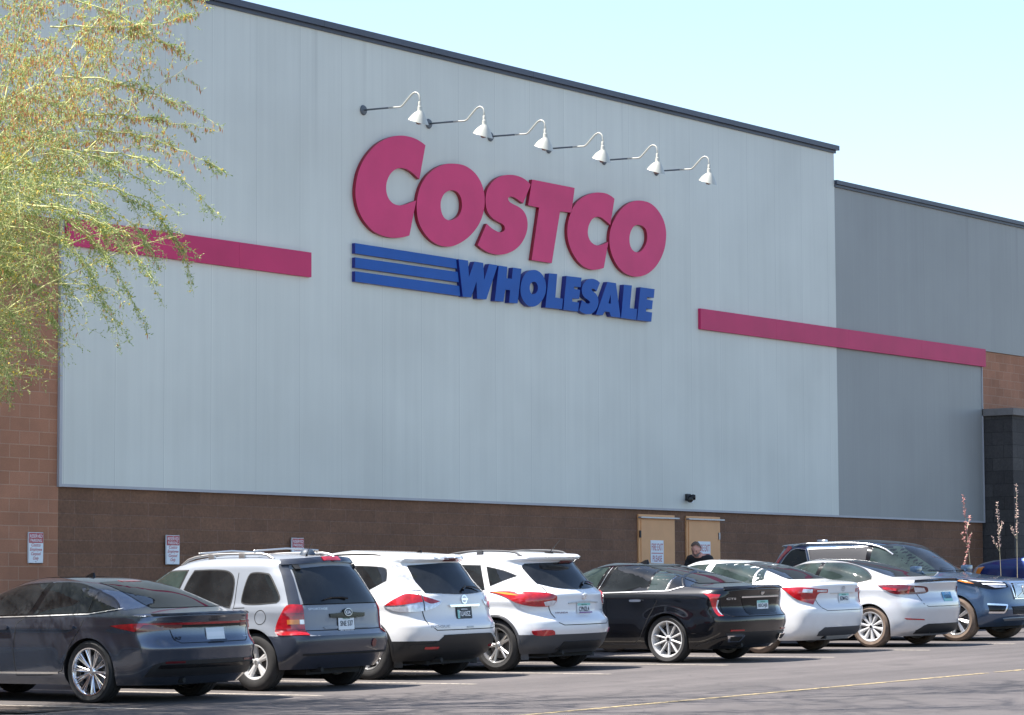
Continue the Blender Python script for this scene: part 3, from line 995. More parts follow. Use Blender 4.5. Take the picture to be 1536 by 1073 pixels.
# --- 1: graphite fastback
def car_fastback():
    sp = dict(wy=.97, L=4.97, H=1.42, z0=0.20, wheels=[(1.13, 0.345, 0.385), (4.05, 0.345, 0.385)], zsplit=[0.34],
        xr=T((.20,.24),(.33,.10),(.42,.05),(.55,.02),(.62,.005),(.66,.03),(.74,.075),(.85,.085),(.93,.055),(.975,.03),(.992,.06),(1.01,.16),(1.04,.30),(1.09,.46),(1.20,.76),(1.30,1.10),(1.36,1.42),(1.40,1.80),(1.42,2.3)),
        xf=T((.20,4.75),(.40,4.95),(.6,4.97),(.75,4.88),(.84,4.6),(.93,4.1),(.99,3.82),(1.1,3.52),(1.25,3.10),(1.35,2.78),(1.40,2.5),(1.42,2.32)),
        w=T((.20,.87),(.30,.925),(.5,.948),(.66,.955),(.78,.948),(.84,.952),(.88,.94),(.97,.905),(1.0,.875),(1.05,.835),(1.2,.755),(1.32,.675),(1.37,.60),(1.40,.48),(1.415,.30),(1.42,.16)),
        cr=T((.2,.45),(.9,.52),(1.0,.6),(1.15,.75),(1.42,.8)), nr=T((.2,3.2),(.9,3.0),(1.05,2.9),(1.42,2.8)),
        cf=T((.2,.6),(.9,.9),(1.42,.8)), nf=T((.2,2.6),(1.42,2.4)), taper_r=.05, taper_f=.05, flare=.022)
    wh = dict(Rt=.352, W=.25, Rr=.268, track=.825, rim='chrome', design={'spokes': sum([[(PI/2+2*PI*k/10, .07, .13, .026, .022, .03), (PI/2+2*PI*k/10, -.07, -.13, .026, .022, .03), (PI/2+2*PI*k/10, 0, 0, .016, .012, .045)] for k in range(10)], [])}, spin=.15)
    e, b = car_base('parked_car', 'dark graphite fastback sedan with full-width red light bar, at the left end of the row', 'car', 25.80, 24.50, sp, P_grey, wh, group=GROUP)
    q = smooth_poly([(.80,1.055,1),(1.19,1.012,1),(1.19,1.225,1),(1.0,1.165),(.86,1.095)], 4)
    r = smooth_poly([(1.225,1.01,1),(2.06,.99,1),(1.93,1.335,1),(1.6,1.325),(1.225,1.24,1)], 4)
    fr = smooth_poly([(2.16,.988,1),(3.32,.965,1),(3.05,1.10),(2.60,1.29),(2.02,1.337,1)], 5)
    pillar(e, b, [(1.17,1.0),(1.24,1.0),(1.24,1.25),(1.17,1.225)], M['gloss_black'])
    pillar(e, b, [(2.04,.985),(2.18,.985),(2.04,1.345),(1.91,1.345)], M['gloss_black'])
    windows(e, b, [q, r, fr], 'gloss_black', tw=.016)
    for sg in (1, -1): stroke('window_chrome', M['satin'], e, [[(.74,1.05),(1.2,.99),(2.1,.968),(3.4,.945)]], b.side(sg), .010, .010)
    R = b.rear(); Wl = b.wrap(1); Wr = b.wrap(-1)
    patch('rear_window', M['glass'], e, smooth_poly([(-.60,1.055,1),(.60,1.055,1),(.545,1.18),(.45,1.345,1),(0,1.362),(-.45,1.345,1),(-.545,1.18)], 4), R, .005, 0, .05)
    tp = lambda x, y: Vector((x, y, b.top(x, y)))
    patch('sunroof', M['glass'], e, rect(1.95, 2.9, -.42, .42), tp, .004, 0, .12)
    # lights
    for sg, W in ((1, Wl), (-1, Wr)):
        l = patch('tail_light', M['lens_dark'], e, smooth_poly([(.50,.900,1),(.98,.895),(1.44,.862,1),(1.28,.83),(1.06,.795,1),(.84,.805),(.62,.82),(.50,.83,1)], 4), W, .008, .01)
        patch('red_lens', M['lens_red'], l, smooth_poly([(.95,.888,1),(1.2,.882),(1.42,.861,1),(1.26,.832),(1.07,.80,1),(.98,.85)], 4), W, .011, .003)
        stroke('lamp_line', M['lens_red'], l, [[(.50,.884),(1.0,.880)]], W, .016, .013)
    patch('light_bar', M['lens_red'], e, rect(-.5, .5, .868, .893), R, .010, .01)
    patch('light_bar_housing', M['gloss_black'], e, rect(-.5, .5, .835, .868), R, .006, .006)
    patch('spoiler', M['gloss_black'], e, smooth_poly([(-.80,.968,1),(0,.978),(.80,.968,1),(.80,.986,1),(0,.995),(-.80,.986,1)], 4), R, .012, .016)
    deck_shut(b, e, [(-.66,.84),(-.62,.70),(-.55,.665),(.55,.665),(.62,.70),(.66,.84)], R)
    patch('diffuser', M['black'], e, smooth_poly([(-.86,.30,1),(-.84,.43),(-.70,.475,1),(.70,.475,1),(.84,.43),(.86,.30,1)], 3), R, .006, .01)
    patch('diffuser_fin', M['gloss_black'], e, smooth_poly([(-.80,.395,1),(.80,.395,1),(.78,.43,1),(-.78,.43,1)], 3), R, .016, .014)
    for y in (-.62, .62): patch('reflector', M['lens_dark'], e, rect(y-.12, y+.12, .445, .468), R, .010, .01)
    plate(e, R, -.02, .745, body=None, face='plate_white', frame=None, band=('signwhite', (-.15, .15, -.02, .03)))
    patch('plate_dealer_strip', M['ink'], e, [(.12,.665),(-.16,.665),(-.16,.678),(.12,.678)], R, .03, .006)
    lettering('boot_badge', M['gloss_black'], e, 'A7', R, .52, .70, .10, .035, .006, .02, flip=True)
    mb = MB()
    for k in range(4):
        for j in range(14):
            pass
    for k in range(4):
        c = (-.06+.04*k, .925)
        ring = [(c[0]+.024*math.cos(a), c[1]+.022*math.sin(a)) for a in [2*PI*i/16 for i in range(17)]]
        stroke('x', None, None, [ring], R, .005, .006, mb)
    mb.build('boot_emblem', M['gloss_black'], e)
    lettering('boot_script', M['satin'], e, 'quattro', R, -.62, .70, .09, .014, .006, .01, flip=True)
    for sg in (1, -1):
        f = b.side(sg)
        handle(e, b, 1.45, .845, P_grey, .2, (sg,)); handle(e, b, 2.50, .845, P_grey, .2, (sg,))
        stroke('door_seam', M['gap'], e, [[(1.225,1.0),(1.26,.86),(1.42,.62),(1.55,.36),(1.75,.31),(2.3,.30)], [(2.12,.98),(2.28,.9),(2.33,.6),(2.3,.31)]], f, .009)
        stroke('sill_strip', M['satin'], e, [[(1.62,.335),(3.6,.325)]], f, .022, .006)
    fin(e, b, 1.92, 0, M['gloss_black'])
    # high brake light
    patch('brake_light', M['lens_red'], e, rect(-.16, .16, 1.345, 1.358), R, .008, .006)
    return e

# --- 2: old silver crossover with roof rails
def car_old_suv():
    sp = dict(wy=.972, L=4.35, H=1.645, z0=0.26, clad_z=.66, wheels=[(.83, .35, .40), (3.46, .35, .40)], zsplit=[.66],
        xr=T((.26,.20),(.36,.10),(.46,.03),(.60,.0),(.66,.01),(.69,.06),(.72,.085),(.95,.10),(1.03,.115),(1.20,.18),(1.38,.27),(1.50,.34),(1.545,.34),(1.57,.36),(1.60,.52),(1.625,.9),(1.645,1.5)),
        xf=T((.26,4.2),(.4,4.32),(.6,4.35),(.85,4.25),(.95,4.0),(1.02,3.62),(1.08,3.32),(1.3,2.92),(1.48,2.58),(1.56,2.36),(1.61,2.1),(1.645,1.75)),
        w=T((.26,.88),(.36,.915),(.5,.925),(.66,.92),(.80,.915),(.93,.915),(1.0,.90),(1.06,.875),(1.25,.82),(1.42,.765),(1.50,.735),(1.56,.68),(1.60,.60),(1.63,.42),(1.645,.2)),
        cr=T((.26,.35),(.64,.36),(.72,.40),(1.0,.42),(1.2,.5),(1.645,.6)), nr=T((.26,3.6),(.64,3.4),(1.0,3.2),(1.5,2.8),(1.645,2.6)),
        cf=T((.26,.6),(1.0,.8),(1.645,.7)), nf=T((.26,2.8),(1.645,2.6)), taper_r=.035, taper_f=.04, flare=.025)
    wh = dict(Rt=.348, W=.225, Rr=.212, track=.79, rim='alloy_white', design=spokes(5, .045, .05, .025, .10, .05), spin=.1, hub=.05)
    e, b = car_base('parked_car', 'old silver crossover with roof rails and dark lower bodywork, behind the graphite fastback', 'car', 28.74, 24.54, sp, P_silver, wh, group=GROUP, clad=M['clad_navy'])
    q = smooth_poly([(.50,1.07,1),(.80,1.05),(1.00,1.06),(1.04,1.12),(1.0,1.36),(.93,1.41),(.74,1.40),(.66,1.36),(.48,1.13)], 4)
    r = smooth_poly([(1.22,1.02,1),(2.08,1.00,1),(1.98,1.30),(1.90,1.445,1),(1.55,1.45),(1.32,1.42),(1.22,1.30)], 4)
    fr = smooth_poly([(2.20,1.00,1),(3.22,1.0,1),(2.95,1.18),(2.55,1.40),(2.35,1.44),(2.03,1.448,1)], 4)
    windows(e, b, [q, r, fr], 'black', 'glass', tw=.016, gl=['glass', 'glass', 'glass_clear'])
    R = b.rear(); Wl = b.wrap(1); Wr = b.wrap(-1)
    patch('rear_window', M['glass'], e, smooth_poly([(-.70,1.035,1),(.70,1.035,1),(.66,1.25),(.60,1.455,1),(0,1.49),(-.60,1.455,1),(-.66,1.25)], 4), R, .008, .006)
    patch('spoiler', M['clad_navy'], e, smooth_poly([(-.66,1.50,1),(0,1.535),(.66,1.50,1),(.63,1.555,1),(0,1.58),(-.63,1.555,1)], 4), R, .03, .03)
    patch('brake_light', M['lens_red'], e, rect(-.16, .16, 1.548, 1.573), R, .036, .01)
    for sg in (1, -1):
        W = b.wrap(sg)
        fr_ = patch('pillar_cover', M['clad_navy'], e, smooth_poly([(.76,1.03,1),(.90,1.03,1),(.84,1.25),(.76,1.52,1),(.64,1.52,1),(.70,1.28)], 4), W, .010, .01)
        l = patch('tail_light', M['lens_red'], e, smooth_poly([(.735,1.025,1),(.92,1.02),(1.06,.86),(1.14,.67,1),(.735,.665,1)], 4), W, .014, .014)
        patch('turn_lens', M['lens_amber'], l, rect(.80, .94, .80, .855), W, .018, .004)
        patch('reverse_lens', M['lens_clear'], l, rect(.74, .795, .80, .855), W, .018, .004)
        stroke('lens_rib', M['lens_dark'], l, [[(.74,.925),(1.0,.925)]], W, .008, .018)
        stroke('lens_rib', M['lens_dark'], l, [[(.74,.735),(1.1,.735)]], W, .008, .018)
    deck_shut(b, e, [(-.72,1.03),(-.735,.72),(.735,.72),(.72,1.03),(-.72,1.03)], R, w=.011)
    patch('tailgate_handle', M['gloss_black'], e, smooth_poly([(-.34,.915,1),(-.12,.925),(-.08,.955),(0,.975),(.08,.955),(.12,.925),(.34,.915,1),(.33,.87,1),(0,.855),(-.33,.87,1)], 4), R, .018, .02)
    ov = patch('tailgate_badge', M['ink'], e, [(.072*math.cos(a), .925+.042*math.sin(a)) for a in [2*PI*i/20 for i in range(20)]], R, .026, .008)
    stroke('badge_rim', M['satin'], ov, [[(.072*math.cos(a), .925+.042*math.sin(a)) for a in [2*PI*i/20 for i in range(21)]]], R, .008, .029)
    lettering('badge_text', M['signwhite'], ov, 'KIA', R, -.048, .905, .096, .040, .029, .02, flip=True)
    lettering('tailgate_script', M['satin'], e, 'SPORTAGE', R, .36, .965, .30, .026, .006, .02, flip=True)
    lettering('tailgate_script', M['satin'], e, 'LX', R, -.66, .98, .06, .026, .006, .02, flip=True)
    plate(e, R, .03, .795, body='SNE 537', ink='ink', face='plate_white', band=None, top=('ARIZONA', 'ink_green'), foot=('BELL ROAD KIA', 'signwhite'))
    patch('tailgate_step', P_silver, e, smooth_poly([(-.42,.735,1),(-.38,.765),(.38,.765),(.42,.735,1)], 3), R, .010, .012)
    stroke('bumper_crease', M['under'], e, [[(-.80,.44),(.80,.44)]], R, .02, .01)
    patch('fog_light', M['lens_dark'], e, [(-.42+.045*math.cos(a), .55+.05*math.sin(a)) for a in [2*PI*i/14 for i in range(14)]], R, .012, .01)
    wiper(e, R, [(-.02,1.085),(.10,1.10),(.28,1.10),(.42,1.075)])
    for sg in (1, -1):
        f = b.side(sg)
        handle(e, b, 1.36, .90, M['black'], .24, (sg,), .05); handle(e, b, 2.42, .89, M['black'], .24, (sg,), .05)
        stroke('door_seam', M['gap'], e, [[(1.17,1.42),(1.15,1.0),(1.17,.90),(1.30,.68)], [(2.14,1.0),(2.18,.68)], [(1.15,.995),(.98,1.0)]], f, .010)
        ring = [(.72+.085*math.cos(a), .885+.085*math.sin(a)) for a in [2*PI*i/22 for i in range(23)]]
        if sg > 0: stroke('fuel_flap', M['gap'], e, [ring], f, .008)
    roof_rail(e, b, .60, .75, 2.25, .05, .017, 'satin', 4)
    for x in (1.05, 1.95):
        mb = MB(); mb.tube([(x, -.62, b.top(x, .55)+.075), (x, 0, b.top(x, .5)+.095), (x, .62, b.top(x, .55)+.075)], .012, 6)
        mb.build('roof_crossbar', M['satin'], e, True)
    mb = MB()
    z = b.top(.62, -.1)
    mb.tube([(.62,.14,b.top(.62,.14)), (.50,.14,b.top(.62,.14)+.20)], [.005,.003], 5)
    mb.tube([(.62,.14,b.top(.62,.14)-.01), (.60,.14,b.top(.62,.14)+.03)], .014, 6)
    mb.build('roof_antenna', M['gloss_black'], e)
    mb = MB()
    mb.lathe([(.0,.075),(.05,.07),(.09,.03),(.10,0)], 16, Matrix.Translation((.75,-.05,b.top(.75,0)+.01)) @ Matrix.Rotation(PI/2, 4, 'X'))
    o = mb.build('roof_beacon', M['ink'], e, True)
    for y in (-.55, .55): patch('glass_hinge', M['black'], e, rect(y-.03, y+.03, 1.44, 1.50), R, .035, .03)
    return e

# --- 3: white crossover with wrap-round clear/red lamps
def car_white_rogue():
    sp = dict(L=4.63, H=1.68, z0=0.24, clad_z=.50, wheels=[(.99, .363, .405), (3.70, .363, .405)], zsplit=[.50],
        xr=T((.24,.26),(.34,.12),(.42,.07),(.50,.03),(.60,.0),(.70,.005),(.745,.05),(.80,.085),(1.0,.10),(1.08,.11),(1.14,.15),(1.35,.27),(1.50,.36),(1.53,.34),(1.56,.30),(1.585,.33),(1.61,.50),(1.65,1.0),(1.68,1.7)),
        xf=T((.24,4.45),(.4,4.6),(.6,4.63),(.85,4.5),(.95,4.2),(1.04,3.75),(1.10,3.45),(1.3,3.05),(1.48,2.72),(1.58,2.45),(1.64,2.2),(1.68,1.9)),
        w=T((.24,.86),(.34,.905),(.5,.92),(.7,.925),(.86,.915),(.96,.918),(1.04,.89),(1.10,.86),(1.3,.79),(1.45,.735),(1.55,.69),(1.60,.63),(1.64,.52),(1.665,.36),(1.68,.18)),
        cr=T((.24,.5),(.7,.55),(.8,.5),(1.1,.55),(1.3,.8),(1.68,.8)), nr=T((.24,2.8),(.7,2.8),(1.1,2.6),(1.5,2.4),(1.68,2.4)),
        cf=T((.24,.7),(1.0,.9),(1.68,.8)), nf=T((.24,2.6),(1.68,2.4)), taper_r=.045, taper_f=.04, flare=.03)
    wh = dict(Rt=.363, W=.225, Rr=.236, track=.80, rim='satin', design=spokes(5, .04, .035, .03, .19, .10), spin=.3)
    e, b = car_base('parked_car', 'white crossover with split red and clear tail lamps and dark teal number plate', 'car', 31.86, 25.2, sp, P_white, wh, group=GROUP, clad=M['black'])
    q = smooth_poly([(.78,1.28,1),(1.20,1.085,1),(1.28,1.10),(1.33,1.47,1),(.96,1.455),(.82,1.42)], 3)
    r = smooth_poly([(1.40,1.075,1),(2.25,1.05,1),(2.15,1.45),(2.12,1.50,1),(1.42,1.485,1)], 4)
    fr = smooth_poly([(2.36,1.05,1),(3.30,1.05,1),(3.0,1.23),(2.6,1.45),(2.22,1.50,1)], 4)
    windows(e, b, [q, r, fr], 'white' if False else 'black', 'glass', tw=.010)
    R = b.rear()
    patch('rear_window', M['glass'], e, smooth_poly([(-.62,1.115,1),(0,1.085),(.62,1.115,1),(.60,1.30),(.56,1.47,1),(0,1.50),(-.56,1.47,1),(-.60,1.30)], 4), R, .008, .004)
    patch('spoiler', P_white, e, smooth_poly([(-.60,1.515,1),(0,1.53),(.60,1.515,1),(.57,1.57,1),(0,1.595),(-.57,1.57,1)], 4), R, .016, .02)
    patch('brake_light', M['lens_dark'], e, rect(-.14, .14, 1.535, 1.56), R, .022, .01)
    for sg in (1, -1):
        W = b.wrap(sg)
        patch('pillar_glass', M['lens_clear'], e, smooth_poly([(.66,1.15,1),(.80,1.14,1),(.84,1.28),(.86,1.44),(.78,1.49,1),(.68,1.42)], 4), W, .008, .004)
        l = patch('tail_light', M['lens_clear'], e, smooth_poly([(.44,1.005,1),(.52,.935),(.72,.885),(.98,.875),(1.16,.90),(1.28,.955,1),(1.12,1.03),(.92,1.105,1),(.74,1.085),(.58,1.04)], 4), W, .012, .016)
        patch('red_lens', M['lens_red'], l, smooth_poly([(.72,1.00,1),(.72,1.08,1),(.90,1.10),(1.10,1.03),(1.26,.957,1),(1.0,.965)], 4), W, .016, .004)
        patch('red_lens', M['lens_red'], l, smooth_poly([(.47,1.00,1),(.60,.975),(.70,1.01,1),(.70,1.07,1),(.58,1.035)], 4), W, .016, .004)
        stroke('lamp_seam', M['gap'], l, [[(.71,.885),(.71,1.085)]], W, .010, .018)
    deck_shut(b, e, [(-.70,1.10),(-.72,.94),(-.70,.72),(-.60,.635),(.60,.635),(.70,.72),(.72,.94),(.70,1.10)], R, w=.011)
    g = patch('tailgate_trim', M['chrome'], e, smooth_poly([(-.32,.955,1),(.32,.955,1),(.30,.925,1),(-.30,.925,1)], 3), R, .03, .03)
    rg = patch('tailgate_badge', M['chrome'], e, [(.058*math.cos(a), 1.02+.058*math.sin(a)) for a in [2*PI*i/20 for i in range(20)]], R, .014, .01)
    patch('badge_centre', P_white, rg, [(.040*math.cos(a), 1.02+.040*math.sin(a)) for a in [2*PI*i/20 for i in range(20)]], R, .018, .004)
    patch('badge_bar', M['chrome'], rg, rect(-.065, .065, 1.008, 1.032), R, .022, .006)
    plate(e, R, .02, .835, body='TUA0SZ', ink='signwhite', face='plate_navy', frame='black', top=('ARIZONA', 'signwhite'), band=('plate_teal', (-.145, -.10, -.06, .05)))
    lettering('tailgate_script', M['steel'], e, 'ROGUE', R, .40, .665, .28, .035, .006, .02, flip=True)
    lettering('tailgate_script', M['steel'], e, 'SV', R, -.62, .67, .08, .03, .006, .02, flip=True)
    patch('tailgate_latch', M['steel'], e, rect(-.07, .07, .655, .675), R, .008, .006)
    patch('bumper_insert', M['black'], e, smooth_poly([(-.84,.46,1),(-.60,.475),(-.50,.555),(-.42,.575),(.42,.575),(.50,.555),(.60,.475),(.84,.46,1),(.84,.40,1),(-.84,.40,1)], 3), R, .012, .014)
    for y in (-.62, .62): patch('reflector', M['lens_red'], e, rect(y-.09, y+.09, .40, .43), R, .018, .01)
    wiper(e, R, [(.0,1.13),(-.10,1.18),(-.30,1.165),(-.42,1.13)], .012)
    for sg in (1, -1):
        f = b.side(sg)
        handle(e, b, 1.52, .96, P_white, .2, (sg,)); handle(e, b, 2.55, .95, P_white, .2, (sg,))
        stroke('door_seam', M['gap'], e, [[(1.36,1.06),(1.30,.90),(1.42,.62),(1.50,.51)], [(2.32,1.04),(2.36,.52)]], f, .009)
        patch('mud_flap', M['black'], e, rect(.50, .60, .16, .42), f, .0, .06)
    arch_trim(e, b, .99, .363, .400, .440, M['black']); arch_trim(e, b, 3.70, .363, .400, .440, M['black'])
    roof_rail(e, b, .60, 1.0, 2.4, .012, .012, 'black', 2)
    fin(e, b, .78, 0, M['gloss_black'], .7)
    return e

# --- 4: white crossover with long red lamps
def car_white_tucson():
    sp = dict(L=4.41, H=1.65, z0=0.24, clad_z=.50, wheels=[(.94, .353, .395), (3.58, .353, .395)], zsplit=[.50],
        xr=T((.24,.24),(.34,.12),(.42,.07),(.50,.03),(.58,.0),(.68,.005),(.73,.05),(.80,.085),(.95,.085),(1.03,.075),(1.09,.12),(1.14,.17),(1.33,.30),(1.47,.40),(1.505,.36),(1.535,.28),(1.56,.30),(1.59,.50),(1.63,1.0),(1.65,1.6)),
        xf=T((.24,4.25),(.4,4.38),(.6,4.41),(.85,4.3),(.95,4.0),(1.03,3.6),(1.09,3.3),(1.3,2.88),(1.48,2.52),(1.56,2.3),(1.62,2.0),(1.65,1.75)),
        w=T((.24,.86),(.34,.90),(.5,.91),(.66,.912),(.84,.90),(.96,.915),(1.03,.89),(1.10,.845),(1.3,.77),(1.45,.71),(1.53,.67),(1.58,.61),(1.62,.48),(1.64,.33),(1.65,.18)),
        cr=T((.24,.5),(.7,.6),(.85,.6),(1.05,.62),(1.3,.85),(1.65,.8)), nr=T((.24,2.7),(.7,2.6),(1.05,2.5),(1.5,2.3),(1.65,2.3)),
        cf=T((.24,.7),(1.0,.9),(1.65,.8)), nf=T((.24,2.6),(1.65,2.4)), taper_r=.05, taper_f=.04, flare=.03)
    wh = dict(Rt=.353, W=.225, Rr=.243, track=.79, rim='satin', design=spokes(5, .042, .032, .03, .17, .10), spin=.25)
    e, b = car_base('parked_car', 'white crossover with black roof rails, long red tail lamps and grey lower bumper', 'car', 34.65, 25.1, sp, P_white2, wh, group=GROUP, clad=M['clad_grey'])
    q = smooth_poly([(.72,1.30,1),(1.08,1.175,1),(1.20,1.425,1),(.92,1.37)], 3)
    r = smooth_poly([(1.17,1.12,1),(1.45,1.075),(2.10,1.03,1),(1.98,1.46,1),(1.32,1.445,1)], 4)
    fr = smooth_poly([(2.20,1.03,1),(3.15,1.04,1),(2.85,1.22),(2.5,1.42),(2.08,1.465,1)], 4)
    windows(e, b, [q, r, fr], 'black', 'glass', tw=.010)
    R = b.rear()
    patch('rear_window', M['glass'], e, smooth_poly([(-.42,1.125),(0,1.105),(.42,1.125),(.62,1.19,1),(.60,1.40),(.55,1.465,1),(0,1.485),(-.55,1.465,1),(-.60,1.40),(-.62,1.19,1)], 4), R, .008, .004)
    patch('spoiler', P_white2, e, smooth_poly([(-.58,1.505,1),(0,1.52),(.58,1.505,1),(.54,1.555,1),(0,1.58),(-.54,1.555,1)], 4), R, .016, .02)
    patch('brake_light', M['lens_dark'], e, rect(-.14, .14, 1.475, 1.505), R, .03, .02)
    for sg in (1, -1):
        W = b.wrap(sg)
        l = patch('tail_light', M['lens_red'], e, smooth_poly([(.545,1.02,1),(.66,1.055),(.90,1.075),(1.25,1.09),(1.52,1.08,1),(1.32,1.02),(1.10,.93),(.88,.885),(.66,.885),(.56,.935)], 4), W, .014, .018)
        patch('clear_lens', M['lens_clear'], l, smooth_poly([(.56,.955,1),(.60,.895),(.72,.89,1),(.74,.94,1),(.62,.96)], 3), W, .018, .004)
        patch('amber_strip', M['lens_amber'], l, smooth_poly([(1.08,1.03,1),(1.25,1.07),(1.48,1.075,1),(1.25,1.04)], 3), W, .018, .003)  # amber lens strip at the outer end of the tail lamp
        patch('reflector', M['lens_red'], e, smooth_poly([(.64,.50,1),(.70,.565),(.98,.555,1),(.94,.505),(.80,.485)], 3), W, .012, .012)
    deck_shut(b, e, [(-.60,1.15),(-.66,1.0),(-.64,.85),(-.58,.66),(-.50,.625),(.50,.625),(.58,.66),(.64,.85),(.66,1.0),(.60,1.15)], R, w=.011)
    patch('tailgate_trim', M['steel'], e, smooth_poly([(-.34,.925,1),(0,.945),(.34,.925,1),(.34,.91,1),(0,.925),(-.34,.91,1)], 3), R, .02, .02)
    rg = patch('tailgate_badge', M['chrome'], e, [(.055*math.cos(a), 1.005+.042*math.sin(a)) for a in [2*PI*i/20 for i in range(20)]], R, .014, .01)
    patch('badge_centre', P_white2, rg, [(.044*math.cos(a), 1.005+.032*math.sin(a)) for a in [2*PI*i/20 for i in range(20)]], R, .018, .004)
    lettering('badge_text', M['chrome'], rg, 'H', R, -.026, .978, .052, .054, .021, .03, flip=True, shear=.3)
    plate(e, R, .02, .835, body='CPN2L4', ink='ink', face='plate_white', frame=None, band=('plate_teal', (-.15, .15, .045, .076)), top=('ARIZONA', 'ink_green'))
    patch('plate_foot', M['plate_purple'], e, rect(-.125, .165, .757, .775), R, .046, .006)
    lettering('tailgate_script', M['lens_dark'], e, 'HYUNDAI', R, .36, .78, .20, .022, .006, .02, flip=True)
    lettering('tailgate_script', M['steel'], e, 'TUCSON', R, -.60, .80, .17, .024, .006, .02, flip=True)
    lettering('tailgate_script', M['steel'], e, 'GLS', R, -.56, .765, .08, .018, .006, .02, flip=True)
    patch('bumper_insert', M['black'], e, [(-.50,.30),(-.44,.40),(.44,.40),(.50,.30)], R, .012, .014)
    wiper(e, R, [(-.06,1.15),(-.16,1.20),(-.32,1.185),(-.44,1.16)], .013)
    for sg in (1, -1):
        f = b.side(sg)
        handle(e, b, 1.48, .95, P_white2, .2, (sg,)); handle(e, b, 2.45, .93, P_white2, .2, (sg,))
        stroke('door_seam', M['gap'], e, [[(1.27,1.06),(1.22,.90),(1.34,.62),(1.42,.51)], [(2.16,1.02),(2.2,.52)]], f, .009)
        patch('mud_flap', M['clad_grey'], e, rect(.47, .56, .16, .42), f, .0, .06)
    arch_trim(e, b, .94, .353, .390, .428, M['clad_grey']); arch_trim(e, b, 3.58, .353, .390, .428, M['clad_grey'])
    roof_rail(e, b, .56, .72, 2.15, .05, .014, 'clad_grey', 3)
    mb = MB()
    z = b.top(.62, 0)
    mb.tube([(.66,0,z), (.46,0,z+.19)], [.007,.004], 5)
    mb.bbox(.60,.72,-.03,.03,z-.01,z+.025,.01)
    mb.build('roof_antenna', M['gloss_black'], e)
    return e

